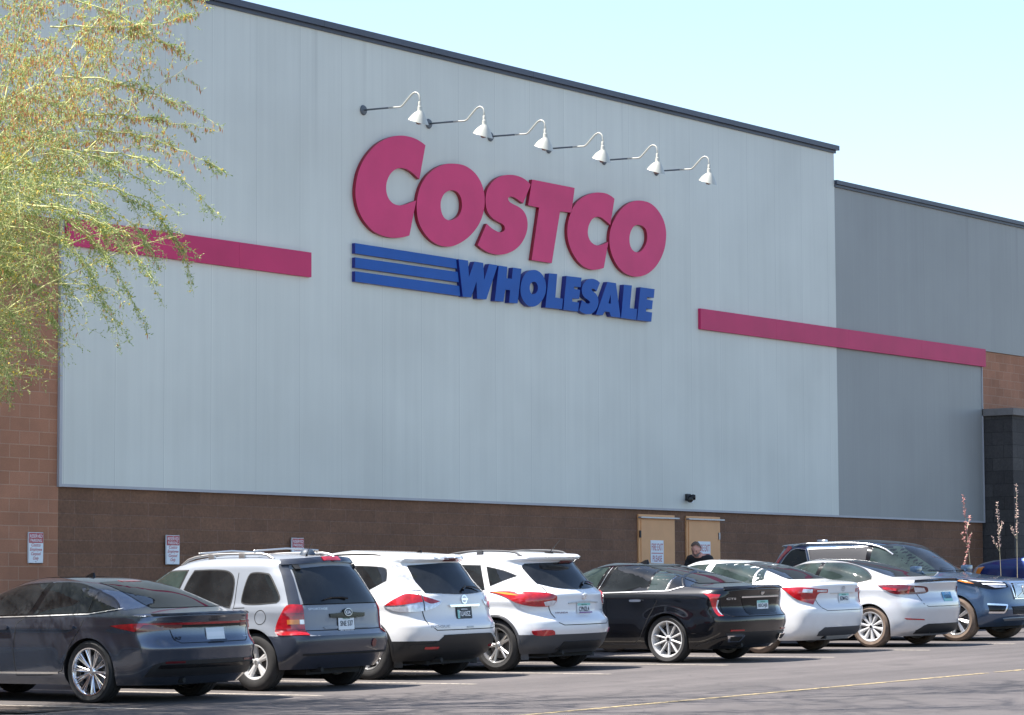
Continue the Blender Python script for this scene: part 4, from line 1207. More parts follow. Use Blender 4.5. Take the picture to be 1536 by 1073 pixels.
# --- 5: black sedan
def car_black_sedan():
    sp = dict(L=4.92, H=1.45, z0=0.20, wheels=[(1.11, .34, .375), (4.06, .34, .375)], zsplit=[],
        xr=T((.20,.26),(.30,.14),(.38,.07),(.48,.03),(.58,.0),(.66,.01),(.70,.05),(.80,.085),(.92,.07),(1.0,.045),(1.045,.02),(1.062,.04),(1.078,.16),(1.10,.42),(1.13,.60),(1.22,.92),(1.32,1.28),(1.39,1.62),(1.43,1.98),(1.45,2.4)),
        xf=T((.20,4.7),(.4,4.9),(.6,4.92),(.78,4.83),(.88,4.5),(.95,4.05),(1.0,3.82),(1.1,3.55),(1.25,3.15),(1.36,2.82),(1.42,2.6),(1.45,2.42)),
        w=T((.20,.87),(.30,.92),(.46,.94),(.62,.942),(.78,.935),(.92,.938),(.98,.915),(1.03,.875),(1.08,.83),(1.2,.77),(1.34,.685),(1.40,.61),(1.43,.48),(1.445,.30),(1.45,.16)),
        cr=T((.2,.45),(.95,.5),(1.06,.55),(1.14,.65),(1.45,.75)), nr=T((.2,3.2),(.95,3.0),(1.08,3.0),(1.2,3.0),(1.45,2.8)),
        cf=T((.2,.6),(.9,.9),(1.45,.8)), nf=T((.2,2.6),(1.45,2.4)), taper_r=.045, taper_f=.04, flare=.022)
    wh = dict(Rt=.341, W=.245, Rr=.262, track=.81, rim='alloy_white', design=spokes(10, .026, .026, .03), spin=.05, dark=True)
    e, b = car_base('parked_car', 'black sedan with chrome window surround, boot-lip spoiler and twin exhaust tips', 'car', 38.02, 24.35, sp, P_black, wh, group=GROUP)
    q = smooth_poly([(.90,1.10,1),(1.12,1.05,1),(1.11,1.26,1)], 3)
    r1 = smooth_poly([(1.15,1.04,1),(1.46,1.035,1),(1.43,1.36,1),(1.14,1.285,1)], 3)
    r = smooth_poly([(1.49,1.035,1),(2.28,1.02,1),(2.14,1.385,1),(1.8,1.39),(1.46,1.365,1)], 3)
    fr = smooth_poly([(2.42,1.018,1),(3.45,.99,1),(3.15,1.13),(2.7,1.33),(2.28,1.38,1)], 4)
    pillar(e, b, [(2.24,1.01),(2.46,1.01),(2.32,1.395),(2.11,1.395)], M['gloss_black'])
    pillar(e, b, [(1.44,1.03),(1.50,1.03),(1.47,1.37),(1.42,1.365)], M['gloss_black'])
    windows(e, b, [q, r1, r, fr], 'black', 'glass', tw=.012, gl=['glass', 'glass_clear', 'glass', 'glass_clear'])
    for sg in (1, -1):
        stroke('window_chrome', M['chrome'], e, [[(.86,1.095),(1.10,1.034),(2.3,1.004),(3.5,.975)], [(1.125,1.285),(1.15,1.03)], [(2.21,1.385),(2.36,1.01)]], b.side(sg), .008, .009)
        stroke('roof_trim', M['gloss_black'], e, [[(.86,1.095),(1.0,1.20),(1.2,1.32),(1.5,1.385),(1.85,1.405),(2.25,1.395),(2.75,1.34),(3.2,1.14)]], b.side(sg), .012, .010)
    R = b.rear()
    patch('rear_window', M['glass'], e, smooth_poly([(-.60,1.135,1),(.60,1.135,1),(.55,1.25),(.46,1.385,1),(0,1.405),(-.46,1.385,1),(-.55,1.25)], 4), R, .006, .004)
    patch('spoiler', M['gloss_black'], e, smooth_poly([(-.76,1.035,1),(0,1.055),(.76,1.035,1),(.74,1.062,1),(0,1.072),(-.74,1.062,1)], 3), R, .028, .03)
    for sg in (1, -1):
        W = b.wrap(sg)
        l = patch('tail_light', M['lens_red'], e, smooth_poly([(.86,.975,1),(1.12,.995,1),(1.02,.93),(.965,.80),(.94,.67,1),(.865,.67,1),(.90,.80),(.90,.90)], 4), W, .010, .012)
        patch('clear_strip', M['lens_clear'], l, [(.875,.90),(.895,.80),(.872,.68),(.89,.68),(.912,.80),(.90,.90)], W, .013, .003)
    patch('boot_trim', M['chrome'], e, smooth_poly([(-.50,.945,1),(.50,.945,1),(.50,.925,1),(-.50,.925,1)], 3), R, .016, .014)
    patch('plate_recess', M['gloss_black'], e, smooth_poly([(-.50,.92,1),(.50,.92,1),(.40,.70),(.34,.68,1),(-.34,.68,1),(-.40,.70)], 3), R, .005, .004)
    deck_shut(b, e, [(-.84,1.0),(-.82,.90),(-.80,.70),(-.70,.66),(.70,.66),(.80,.70),(.82,.90),(.84,1.0)], R)
    bd = patch('boot_badge', M['satin'], e, [(-.05,1.005),(-.04,.975),(0,.955),(.04,.975),(.05,1.005)], R, .010, .008)
    lettering('boot_script', M['satin'], e, 'CTS', R, .60, .90, .15, .028, .008, .03, flip=True)
    plate(e, R, -.04, .80, body='BSCAJB', ink='ink', face='plate_white', frame='gloss_black', band=('plate_teal', (-.15, .15, .04, .076)), top=('ARIZONA', 'ink_green'))
    for y in (-.62, .62):
        ex = patch('exhaust_tip', M['chrome'], e, smooth_poly([(y-.15,.40,1),(y+.15,.40,1),(y+.10,.315,1),(y-.10,.315,1)] if y > 0 else [(y-.15,.40,1),(y+.15,.40,1),(y+.10,.315,1),(y-.10,.315,1)], 2), R, .03, .05)
        patch('exhaust_bore', M['under'], ex, [(y-.11,.385),(y+.11,.385),(y+.075,.33),(y-.075,.33)], R, .032, .002)
        patch('reflector', M['lens_red'], e, rect(y-.12, y+.12, .455, .475), R, .012, .01)
    patch('diffuser', M['black'], e, smooth_poly([(-.80,.43,1),(.80,.43,1),(.74,.25,1),(-.74,.25,1)], 3), R, .006, .008)
    for sg in (1, -1):
        f = b.side(sg)
        for x in (1.62, 2.72): handle(e, b, x, .90, M['chrome'], .2, (sg,), .03)
        stroke('door_seam', M['gap'], e, [[(1.30,1.03),(1.26,.90),(1.40,.66),(1.56,.36),(1.7,.27),(2.3,.26)], [(2.34,1.0),(2.46,.9),(2.5,.6),(2.46,.27)]], f, .008)
        stroke('sill_crease', M['clad_grey'], e, [[(1.55,.27),(3.6,.27)]], f, .012, .004)
        patch('bumper_flick', P_black, e, smooth_poly([(.16,.395,1),(.66,.245,1),(.62,.225,1),(.18,.355,1)], 3), f, .02, .02)
    fin(e, b, 2.0, 0, M['gloss_black'], 1.1)
    return e

# --- 6: white sedan
def car_white_sedan():
    sp = dict(L=4.81, H=1.465, z0=0.20, wheels=[(1.08, .33, .37), (3.86, .33, .37)], zsplit=[],
        xr=T((.20,.24),(.28,.12),(.36,.06),(.48,.02),(.60,.0),(.70,.01),(.74,.05),(.85,.075),(1.0,.06),(1.05,.05),(1.075,.09),(1.095,.24),(1.115,.46),(1.15,.64),(1.25,.93),(1.35,1.25),(1.41,1.6),(1.45,2.0),(1.465,2.35)),
        xf=T((.20,4.6),(.4,4.79),(.6,4.81),(.78,4.72),(.88,4.4),(.96,4.0),(1.02,3.72),(1.12,3.45),(1.27,3.05),(1.38,2.75),(1.44,2.55),(1.465,2.38)),
        w=T((.20,.85),(.28,.895),(.44,.91),(.62,.912),(.80,.905),(.94,.905),(1.0,.885),(1.05,.855),(1.10,.82),(1.22,.76),(1.35,.685),(1.41,.61),(1.44,.50),(1.458,.32),(1.465,.16)),
        cr=T((.2,.5),(.95,.5),(1.08,.55),(1.16,.62),(1.465,.75)), nr=T((.2,2.9),(.95,2.9),(1.08,2.9),(1.2,3.0),(1.465,2.8)),
        cf=T((.2,.6),(.9,.9),(1.465,.8)), nf=T((.2,2.6),(1.465,2.4)), taper_r=.045, taper_f=.04, flare=.018)
    wh = dict(Rt=.333, W=.215, Rr=.215, track=.78, rim='alloy_white', tyre='tyre_dusty', design=spokes(10, .035, .03, .03), spin=.05)
    e, b = car_base('parked_car', 'white sedan with dusty tan tyres and red and clear tail lamps, beside the black sedan', 'car', 41.76, 25.04, sp, P_white, wh, group=GROUP)
    q = smooth_poly([(1.02,1.135,1),(1.17,1.095,1),(1.21,1.335,1),(1.12,1.27)], 3)
    r = smooth_poly([(1.20,1.08,1),(2.10,1.045,1),(1.98,1.395,1),(1.6,1.40),(1.25,1.36,1)], 3)
    fr = smooth_poly([(2.22,1.04,1),(3.25,1.02,1),(2.95,1.16),(2.55,1.35),(2.10,1.395,1)], 4)
    windows(e, b, [q, r, fr], 'satin', 'glass_clear', tw=.006)
    R = b.rear()
    patch('rear_window', M['glass'], e, smooth_poly([(-.56,1.14,1),(.56,1.14,1),(.52,1.26),(.44,1.395,1),(0,1.415),(-.44,1.395,1),(-.52,1.26)], 4), R, .006, .004)
    for sg in (1, -1):
        W = b.wrap(sg)
        l = patch('tail_light', M['lens_red'], e, smooth_poly([(.44,.985,1),(.60,.99),(.90,1.02),(1.24,1.01,1),(1.12,.93),(.96,.83),(.74,.755,1),(.68,.84),(.62,.925),(.44,.93,1)], 4), W, .014, .016)
        patch('clear_lens', M['lens_clear'], l, rect(.47, .66, .945, .975), W, .018, .003)
        patch('clear_lens', M['lens_clear'], l, smooth_poly([(.74,.93,1),(.90,.945,1),(.88,.99,1),(.74,.985,1)], 3), W, .018, .003)
    deck_shut(b, e, [(-.78,1.04),(-.68,.86),(-.62,.70),(-.52,.655),(.52,.655),(.62,.70),(.68,.86),(.78,1.04)], R)
    patch('boot_trim', M['satin'], e, rect(-.36, .36, .915, .925), R, .012, .010)
    bd = MB()
    for rx_, rz_ in ((.055,.038),(.018,.036),(.04,.014)):
        stroke('x', None, None, [[(rx_*math.cos(a), .985+(.012 if rx_ == .04 else 0)+rz_*math.sin(a)) for a in [2*PI*i/20 for i in range(21)]]], R, .007, .008, bd)
    bd.build('boot_badge', M['steel'], e)
    plate(e, R, -.02, .835, body='BZM4GU', ink='ink', face='plate_white', frame='steel', band=('plate_teal', (-.15, .15, .04, .076)), top=('ARIZONA', 'ink_green'))
    patch('bumper_lip', M['clad_grey'], e, [(-.62,.33),(-.54,.40),(.54,.40),(.62,.33),(.60,.27),(-.60,.27)], R, .008, .01)
    for sg in (1, -1):
        f = b.side(sg)
        for x in (1.60, 2.65): handle(e, b, x, .93, P_white, .2, (sg,), .035)
        stroke('door_seam', M['gap'], e, [[(1.24,1.06),(1.22,.94),(1.34,.66),(1.48,.36),(1.6,.27),(2.2,.26)], [(2.16,1.03),(2.26,.9),(2.28,.6),(2.24,.27)]], f, .007)
    return e

# --- 7: pale sedan with glass roof
def car_pale_sedan():
    sp = dict(wy=.968, L=4.69, H=1.44, z0=0.18, wheels=[(.97, .335, .375), (3.85, .335, .375)], zsplit=[],
        xr=T((.18,.22),(.26,.10),(.36,.05),(.50,.02),(.62,.0),(.72,.005),(.80,.04),(.90,.06),(1.0,.04),(1.05,.025),(1.065,.05),(1.085,.20),(1.11,.42),(1.16,.66),(1.26,1.0),(1.35,1.35),(1.40,1.65),(1.43,1.98),(1.44,2.3)),
        xf=T((.18,4.5),(.4,4.67),(.6,4.69),(.74,4.6),(.84,4.2),(.92,3.85),(1.0,3.6),(1.1,3.35),(1.25,2.98),(1.36,2.68),(1.42,2.45),(1.44,2.32)),
        w=T((.18,.86),(.28,.91),(.46,.925),(.62,.925),(.80,.915),(.92,.915),(.98,.895),(1.03,.86),(1.10,.81),(1.22,.75),(1.33,.675),(1.39,.59),(1.42,.46),(1.435,.28),(1.44,.15)),
        cr=T((.18,.6),(.95,.62),(1.07,.62),(1.16,.70),(1.44,.8)), nr=T((.18,2.7),(.95,2.7),(1.08,2.8),(1.2,2.8),(1.44,2.7)),
        cf=T((.18,.7),(.9,.95),(1.44,.8)), nf=T((.18,2.5),(1.44,2.3)), taper_r=.05, taper_f=.05, flare=.028)
    wh = dict(Rt=.336, W=.235, Rr=.24, track=.80, rim='alloy_white', tyre='tyre_dusty', design=spokes(10, .028, .072, .012), spin=.1, dark=True, hub=.05)
    e, b = car_base('parked_car', 'pale silver sedan with dark glass roof, bright turbine wheels and smoked tail lamps', 'car', 44.72, 24.62, sp, P_silver2, wh, group=GROUP)
    r = smooth_poly([(.98,1.10,1),(1.3,1.045),(2.02,1.01,1),(1.92,1.37,1),(1.6,1.355),(1.25,1.265),(1.05,1.165)], 4)
    fr = smooth_poly([(2.10,1.008,1),(3.20,.985,1),(2.95,1.12),(2.5,1.33),(2.0,1.372,1)], 4)
    pillar(e, b, [(2.00,1.0),(2.12,1.0),(2.02,1.38),(1.90,1.38)], M['gloss_black'])
    windows(e, b, [r, fr], 'black', 'glass_clear', tw=.014)
    R = b.rear()
    patch('rear_window', M['glass'], e, smooth_poly([(-.59,1.135,1),(.59,1.135,1),(.54,1.24),(.46,1.36),(.40,1.41,1),(-.40,1.41,1),(-.46,1.36),(-.54,1.24)], 4), R, .006, .004)
    tp = lambda x, y: Vector((x, y, b.top(x, y)))
    patch('glass_roof', M['glass'], e, smooth_poly([(1.75,-.42,1),(2.75,-.50,1),(2.75,.50,1),(1.75,.42,1)], 3), tp, .004, 0, .12)
    patch('spoiler', M['gloss_black'], e, smooth_poly([(-.72,1.045,1),(0,1.062),(.72,1.045,1),(.70,1.06,1),(0,1.076),(-.70,1.06,1)], 3), R, .030, .03)
    for sg in (1, -1):
        W = b.wrap(sg)
        l = patch('tail_light', M['lens_dark'], e, smooth_poly([(.50,.895,1),(.55,.97),(.80,.995),(1.10,1.01),(1.42,1.005,1),(1.25,.92),(1.08,.86),(.80,.855),(.58,.865)], 4), W, .012, .014)
        stroke('lamp_line', M['lens_red'], l, [[(.88,.875),(.85,.98)], [(1.06,.93),(1.30,.955)]], W, .035, .016)
        patch('clear_lens', M['lens_clear'], l, smooth_poly([(.56,.895,1),(.60,.955,1),(.78,.965,1),(.76,.885,1)], 3), W, .016, .003)
        patch('reflector', M['lens_red'], e, smooth_poly([(.62,.435,1),(.64,.455,1),(.98,.475,1),(.94,.45,1)], 3), W, .010, .008)
    deck_shut(b, e, [(-.78,1.02),(-.72,.90),(-.64,.70),(-.56,.655),(.56,.655),(.64,.70),(.72,.90),(.78,1.02)], R)
    plate(e, R, -.02, .80, body='V2GKRA', ink='ink', face='plate_blue', frame=None, band=('plate_teal', (-.15, .15, -.076, -.03)), top=('ARIZONA', 'signwhite'))
    lettering('boot_script', M['steel'], e, '-', R, -.70, .70, .10, .010, .006, .01, flip=True)
    patch('diffuser', M['black'], e, [(-.70,.27),(-.60,.35),(-.52,.375),(.52,.375),(.60,.35),(.70,.27),(.68,.22),(-.68,.22)], R, .008, .01)
    for sg in (1, -1):
        f = b.side(sg)
        for x in (1.45, 2.5): handle(e, b, x, .90, P_silver2, .18, (sg,), .025)
        stroke('door_seam', M['gap'], e, [[(1.12,1.04),(1.14,.92),(1.26,.66),(1.40,.36),(1.5,.26),(2.1,.25)], [(2.06,1.0),(2.16,.9),(2.2,.6),(2.18,.26)]], f, .007)
    return e

# --- 8: dark blue SUV, nose out
def car_blue_suv():
    sp = dict(L=4.95, H=1.755, z0=0.24, wheels=[(1.10, .378, .42), (4.08, .378, .42)], zsplit=[],
        xr=T((.24,.2),(.4,.05),(.6,.0),(.9,.04),(1.1,.08),(1.3,.15),(1.5,.25),(1.64,.32),(1.67,.25),(1.70,.35),(1.73,.9),(1.755,1.6)),
        xf=T((.24,4.72),(.34,4.86),(.44,4.93),(.54,4.95),(.60,4.93),(.70,4.915),(.85,4.90),(.95,4.87),(1.0,4.80),(1.04,4.66),(1.09,4.30),(1.13,3.92),(1.17,3.68),(1.25,3.52),(1.45,3.20),(1.58,2.98),(1.66,2.78),(1.71,2.5),(1.755,2.0)),
        w=T((.24,.88),(.34,.94),(.5,.96),(.72,.962),(.9,.955),(1.02,.955),(1.10,.92),(1.16,.88),(1.3,.84),(1.5,.775),(1.62,.72),(1.68,.65),(1.72,.52),(1.745,.34),(1.755,.18)),
        cr=T((.24,.5),(1.2,.5),(1.755,.7)), nr=T((.24,3),(1.755,2.6)),
        cf=T((.24,.45),(.6,.5),(1.0,.55),(1.1,.9),(1.3,1.0),(1.755,.9)), nf=T((.24,3.2),(.9,3.0),(1.1,2.6),(1.3,2.4),(1.755,2.4)), taper_r=.03, taper_f=.035, flare=.03)
    wh = dict(Rt=.378, W=.275, Rr=.272, track=.83, rim='satin', tyre='tyre_dusty', design=spokes(8, .020, .045, .02, .055, .10), spin=.2, dark=True)
    e, b = car_base('parked_car', 'dark blue large SUV parked nose out, with ribbed chrome grille and silver roof rails', 'car', 47.98, 24.66, sp, P_blue, wh, heading=-1, group=GROUP)
    q = smooth_poly([(.62,1.36,1),(1.25,1.16,1),(1.36,1.16,1),(1.36,1.585,1),(1.02,1.57)], 3)
    q = smooth_poly([(.46,1.19,1),(1.20,1.165,1),(1.02,1.60,1),(.72,1.585)], 3)
    r = smooth_poly([(1.27,1.16,1),(2.28,1.14,1),(2.28,1.635,1),(1.08,1.605,1)], 3)
    fr = smooth_poly([(2.37,1.14,1),(3.62,1.115,1),(3.35,1.29),(2.9,1.56),(2.72,1.635),(2.37,1.64,1)], 4)
    pillar(e, b, [(2.26,1.13),(2.39,1.13),(2.39,1.645),(2.26,1.645)], M['gloss_black'])
    windows(e, b, [q, r, fr], 'satin', 'glass', tw=.012, gl=['glass', 'glass_glare', 'glass_clear'])
    F = b.front()
    patch('windscreen', M['glass'], e, smooth_poly([(-.74,1.185,1),(0,1.165),(.74,1.185,1),(.68,1.40),(.60,1.655,1),(0,1.685),(-.60,1.655,1),(-.68,1.40)], 4), F, .006, .004)
    tp = lambda x, y: Vector((x, y, b.top(x, y)))
    patch('sunroof', M['glass'], e, smooth_poly([(1.5,-.42,1),(2.65,-.48,1),(2.65,.48,1),(1.5,.42,1)], 3), tp, .004, 0, .12)
    g = patch('grille', M['chrome'], e, smooth_poly([(-.40,.99,1),(.40,.99,1),(.42,.90),(.36,.70,1),(-.36,.70,1),(-.42,.90)], 3), F, .016, .02)
    patch('grille_back', M['under'], g, smooth_poly([(-.37,.965,1),(.37,.965,1),(.385,.90),(.335,.72,1),(-.335,.72,1),(-.385,.90)], 3), F, .018, .002)
    mb = MB()
    for k in range(23):
        y = -.33+.03*k
        patch_geo(mb, rect(y-.008, y+.008, .73, .955), F, .030, .012, .2)
    finish(mb, 'grille_bars', M['chrome'], g)
    em = patch('grille_emblem', M['satin'], g, [(.085*math.cos(a), .845+.085*math.sin(a)) for a in [2*PI*i/24 for i in range(24)]], F, .040, .01)
    patch('emblem_centre', M['ink'], em, [(.060*math.cos(a), .845+.060*math.sin(a)) for a in [2*PI*i/24 for i in range(24)]], F, .043, .003)
    patch('emblem_bar', M['satin'], em, rect(-.085, .085, .832, .858), F, .048, .006)
    stroke('emblem_slash', M['satin'], g, [[(.36,.98),(-.34,.72)]], F, .022, .036)
    for sg in (1, -1):
        W = b.wrap(sg, 'front')
        l = patch('headlight', M['gloss_black'], e, smooth_poly([(.50,.905,1),(.50,.985,1),(.80,1.02),(1.10,1.045),(1.34,1.06,1),(1.22,.99),(1.04,.91),(.80,.875)], 4), W, .012, .014)
        patch('clear_lens', M['lens_clear'], l, smooth_poly([(.56,.975,1),(.56,.99,1),(.86,1.015),(1.06,1.032,1),(1.0,1.0,1)], 3), W, .016, .003)
        stroke('daytime_strip', M['signwhite'], l, [[(.56,.945),(.98,.965)]], W, .018, .020)
        patch('clear_lens', M['lens_clear'], l, smooth_poly([(.56,.905,1),(.56,.93,1),(.92,.945,1),(.80,.90,1)], 3), W, .016, .003)
        patch('side_marker', M['lens_amber'], l, smooth_poly([(1.10,.975,1),(1.16,1.02,1),(1.30,1.055,1),(1.22,.995,1)], 3), W, .017, .003)
        v = patch('bumper_vent', M['gloss_black'], e, smooth_poly([(.56,.60,1),(.98,.63,1),(.98,.49,1),(.66,.48,1)], 3), W, .008, .01)
        stroke('vent_trim', M['chrome'], v, [[(.98,.63),(.60,.605),(.70,.485),(.98,.49)]], W, .03, .014)
        f = b.side(sg)
        handle(e, b, 2.72, 1.02, P_blue, .2, (sg,), .035); handle(e, b, 1.6, 1.03, P_blue, .2, (sg,), .035)
        stroke('door_seam', M['gap'], e, [[(3.62,1.10),(3.66,.9),(3.58,.5),(3.55,.30)], [(2.33,1.12),(2.36,.9),(2.34,.3)]], f, .008)
        patch('side_trim', M['satin'], e, smooth_poly([(1.6,.40,1),(3.5,.40,1),(3.5,.37,1),(1.6,.37,1)], 3), f, .010, .012)
        # door mirror
        mb = MB()
        p = f(3.36, 1.16)
        mb.tube([p, p+Vector((0, sg*.10, .03))], [.035, .03], 8)
        mb.bbox(3.27, 3.41, min(p.y+sg*.08, p.y+sg*.30), max(p.y+sg*.08, p.y+sg*.30), 1.14, 1.29, .035)
        o = mb.build('door_mirror', P_blue, e); autosmooth(o, 50)
        t = patch('tail_light', M['lens_red'], e, smooth_poly([(.72,1.68,1),(.86,1.66,1),(.90,1.30),(1.16,1.06,1),(.84,1.02,1),(.80,1.30)], 3), b.wrap(sg), .012, .012)
    lp = patch('lower_grille', M['under'], e, smooth_poly([(-.50,.58,1),(.50,.58,1),(.44,.45,1),(-.44,.45,1)], 3), F, .006, .008)
    patch('skid_trim', M['satin'], e, smooth_poly([(-.62,.36,1),(-.56,.385),(.56,.385),(.62,.36,1),(.60,.345,1),(-.60,.345,1)], 3), F, .014, .014)
    mb = MB()
    for k in range(5): stroke('x', None, None, [[(-.46,.475+.024*k),(.46,.475+.024*k)]], F, .006, .012, mb)
    mb.build('lower_grille_bars', M['clad_grey'], lp)
    # bonnet shut line
    stroke('bonnet_seam', M['gap'], e, [[(4.72,.62),(4.2,.72),(3.75,.76)], [(4.72,-.62),(4.2,-.72),(3.75,-.76)]], tp, .010, .003)
    stroke('screen_wiper', M['gloss_black'], e, [[(.55,1.20),(.1,1.185),(-.35,1.24)], [(-.1,1.19),(-.6,1.20)]], F, .016, .02)
    roof_rail(e, b, .66, .75, 2.75, .035, .020, 'satin', 2)
    mb = MB(); z = b.top(.95, 0)
    mb.bbox(.86, 1.04, -.05, .05, z-.01, z+.045, .02)
    o = mb.build('roof_antenna', P_silver2, e); autosmooth(o, 60)
    return e

# --- 9: bright blue car beyond the planting, nose to the wall
def car_bright_blue(X, Yw):
    sp = dict(L=4.6, H=1.42, z0=0.20, wheels=[(1.0, .33, .37), (3.70, .33, .37)], zsplit=[],
        xr=T((.20,.24),(.4,.05),(.6,.0),(.9,.06),(1.02,.06),(1.05,.25),(1.10,.6),(1.25,1.0),(1.35,1.4),(1.40,1.8),(1.42,2.2)),
        xf=T((.20,4.4),(.4,4.57),(.6,4.6),(.75,4.55),(.86,4.35),(.95,3.9),(1.01,3.5),(1.1,3.25),(1.25,2.85),(1.35,2.55),(1.40,2.35),(1.42,2.22)),
        w=T((.20,.86),(.4,.91),(.7,.92),(.88,.91),(1.0,.87),(1.08,.81),(1.25,.74),(1.35,.66),(1.39,.54),(1.41,.34),(1.42,.16)),
        cr=T((.2,.5),(1.42,.9)), nr=T((.2,2.8),(1.42,2.4)), cf=T((.2,.5),(.85,.7),(1.42,.9)), nf=T((.2,2.8),(1.42,2.4)), taper_r=.04, taper_f=.04, flare=.02)
    wh = dict(Rt=.333, W=.225, Rr=.22, track=.80, rim='satin', design=spokes(5, .06, .05, .03), spin=.1)
    e, b = car_base('parked_car', 'bright blue sedan beyond the flower stalks at the right edge', 'car', X, Yw, sp, P_blue2, wh, group=GROUP)
    windows(e, b, [smooth_poly([(1.0,1.05,1),(2.0,1.02,1),(1.9,1.34,1),(1.4,1.30)], 3), smooth_poly([(2.1,1.02,1),(3.15,1.0,1),(2.8,1.18),(2.4,1.33),(2.0,1.345,1)], 3)], 'black', 'glass')
    for sg in (1, -1):
        W = b.wrap(sg, 'front')
        l = patch('headlight', M['lens_clear'], e, smooth_poly([(.50,.74,1),(.52,.82),(.9,.87),(1.25,.89,1),(1.1,.78),(.8,.72)], 3), W, .012, .014)
        patch('side_marker', M['lens_amber'], l, smooth_poly([(.98,.80,1),(1.02,.86,1),(1.2,.88,1),(1.1,.80,1)], 3), W, .018, .004)
    patch('windscreen', M['glass'], e, smooth_poly([(-.66,1.04,1),(.66,1.04,1),(.56,1.36,1),(-.56,1.36,1)], 3), b.front(), .006, .004)
    patch('rear_window', M['glass'], e, smooth_poly([(-.66,1.12,1),(.66,1.12,1),(.5,1.36,1),(-.5,1.36,1)], 3), b.rear(), .006, .004)
    for sg in (1, -1): patch('tail_light', M['lens_red'], e, rect(.55, 1.1, .82, .92), b.wrap(sg), .012, .012)
    return e
# ================================================================ SETTING
def gz(x): return GX*max(-40, min(110, x))
# ground: one sheet bent with the slope of the lot
xs = [-900, -300, -100, -40, -10, 10, 20, 30, 40, 50, 60, 80, 110, 200, 500, 1200]
ys = [-900, -200, -60, 0, 15, 25, 31.9, 60, 200, 900]
V = [(x, y, gz(x)) for x in xs for y in ys]
F = [(i*len(ys)+j, (i+1)*len(ys)+j, (i+1)*len(ys)+j+1, i*len(ys)+j+1) for i in range(len(xs)-1) for j in range(len(ys)-1)]
tag(mesh('parking_lot', V, F, M['asphalt']), kind='structure')
def strip(name, x0, x1, y0, y1, mat, z=0.004, n=8):
    V = []; F = []
    for i in range(n+1):
        x = x0+(x1-x0)*i/n
        V += [(x, y0, gz(x)+z), (x, y1, gz(x)+z)]
    for i in range(n): F.append((2*i, 2*i+2, 2*i+3, 2*i+1))
    return tag(mesh(name, V, F, mat), kind='structure')
strip('lane_line', 14, 35.05, 17.90, 18.02, M['line_yel'])
strip('lane_line', 35.35, 75, 17.90, 18.02, M['line_yel'])
for k in range(-2, 8):
    x = 27.2+3.1*k
    strip('bay_line', x-.05, x+.05, 22.9, 28.9, M['line_tan'], n=1)
# raised walk along the wall
V = []; F = []
for i in range(40):
    x = 4+i*2.0
    V += [(x, 29.9, gz(x)-.02), (x, 29.9, gz(x)+.13), (x, 29.93, gz(x)+.15), (x, 31.75, gz(x)+.15)]
for i in range(39):
    for j in range(3): F.append((i*4+j, (i+1)*4+j, (i+1)*4+j+1, i*4+j+1))
tag(mesh('pavement', V, F, M['concrete']), kind='structure')

# ================================================================ WAREHOUSE
YW = 31.7
bld = empty('warehouse_store', (31.5, YW, 0))
tag(bld, 'large warehouse store with pale and dark grey metal panels over brown block', 'building')
def bpart(name, mb, mat, parent=bld):
    o = mb.build(name, mat)
    o.parent = parent
    o.matrix_parent_inverse = parent.matrix_world.inverted() if parent.parent is None else Matrix.Identity(4)
    return o
bpy.context.view_layer.update()
BI = Matrix.Translation((-31.5, -YW, 0))
def wpart(name, verts_mb, mat, parent=None):
    """part given in world coordinates; texture space stays continuous because every part uses bld's frame"""
    o = mesh(name, [BI @ Vector(v) for v in verts_mb.v], verts_mb.f, mat, bld if parent is None else parent)
    return o
def wbox(name, x0, x1, y0, y1, z0, z1, mat, parent=None, b=0):
    m = MB()
    if b: m.bbox(x0, x1, y0, y1, z0, z1, b)
    else: m.box(x0, x1, y0, y1, z0, z1)
    return wpart(name, m, mat, parent)
# pale panels: L-shaped sheet (upper band runs on to the left over the tan block)
def slab(outline, y0, y1):
    m = MB(); n = len(outline)
    return m.add([(a, y0, b) for a, b in outline]+[(a, y1, b) for a, b in outline], [tuple(range(n)), tuple(range(2*n-1, n-1, -1))]+[(i, n+i, n+(i+1) % n, (i+1) % n) for i in range(n)])
wpart('pale_panel_wall', slab([(8,7.5),(31.5,7.5),(31.5,3.41),(55.08,3.41),(55.08,11.4),(8,11.4)], YW, YW+.5), M['panel'])
wpart('dark_panel_wall', slab([(55.083,3.425),(61.93,3.425),(61.93,7.5),(95,7.5),(95,10.66),(55.083,10.66)], YW+.012, YW+.5), M['panel_dark'])
m = MB(); m.box(54.9, 55.079, YW+.501, YW+9, 10.5, 11.4); wpart('roof_return_wall', m, M['panel'])
m = MB(); m.box(8, 54.89, YW+.501, YW+40, 11.0, 11.2); m.box(54.89, 95, YW+.501, YW+40, 10.3, 10.5); wpart('roof', m, M['concrete'])
wbox('tan_block_wall', 8, 31.47, YW+.03, YW+.6, -0.5, 7.495, M['block_left'])
wbox('tan_block_wall', 61.95, 95, YW+.05, YW+.6, 5.0, 7.495, M['block_left'])
wbox('brown_block_wall', 31.475, 61.93, YW+.055, YW+.6, -0.3, 3.405, M['block_brown'])
m = MB(); m.box(31.44, 31.50, YW-.02, YW+.05, 3.40, 7.50)
m.box(31.5, 61.93, YW-.012, YW-.001, 3.402, 3.445)
m.box(61.93, 61.96, YW-.01, YW+.06, 3.41, 7.495)
wpart('panel_trim', m, M['trim'])
m = MB()
m.box(8, 55.18, YW-.09, YW+.4, 11.455, 11.56); m.box(8, 55.12, YW-.035, YW+.3, 11.39, 11.452)
m.box(55.09, 95, YW-.07, YW+.4, 10.71, 10.80); m.box(55.085, 95, YW-.028, YW+.3, 10.65, 10.707)
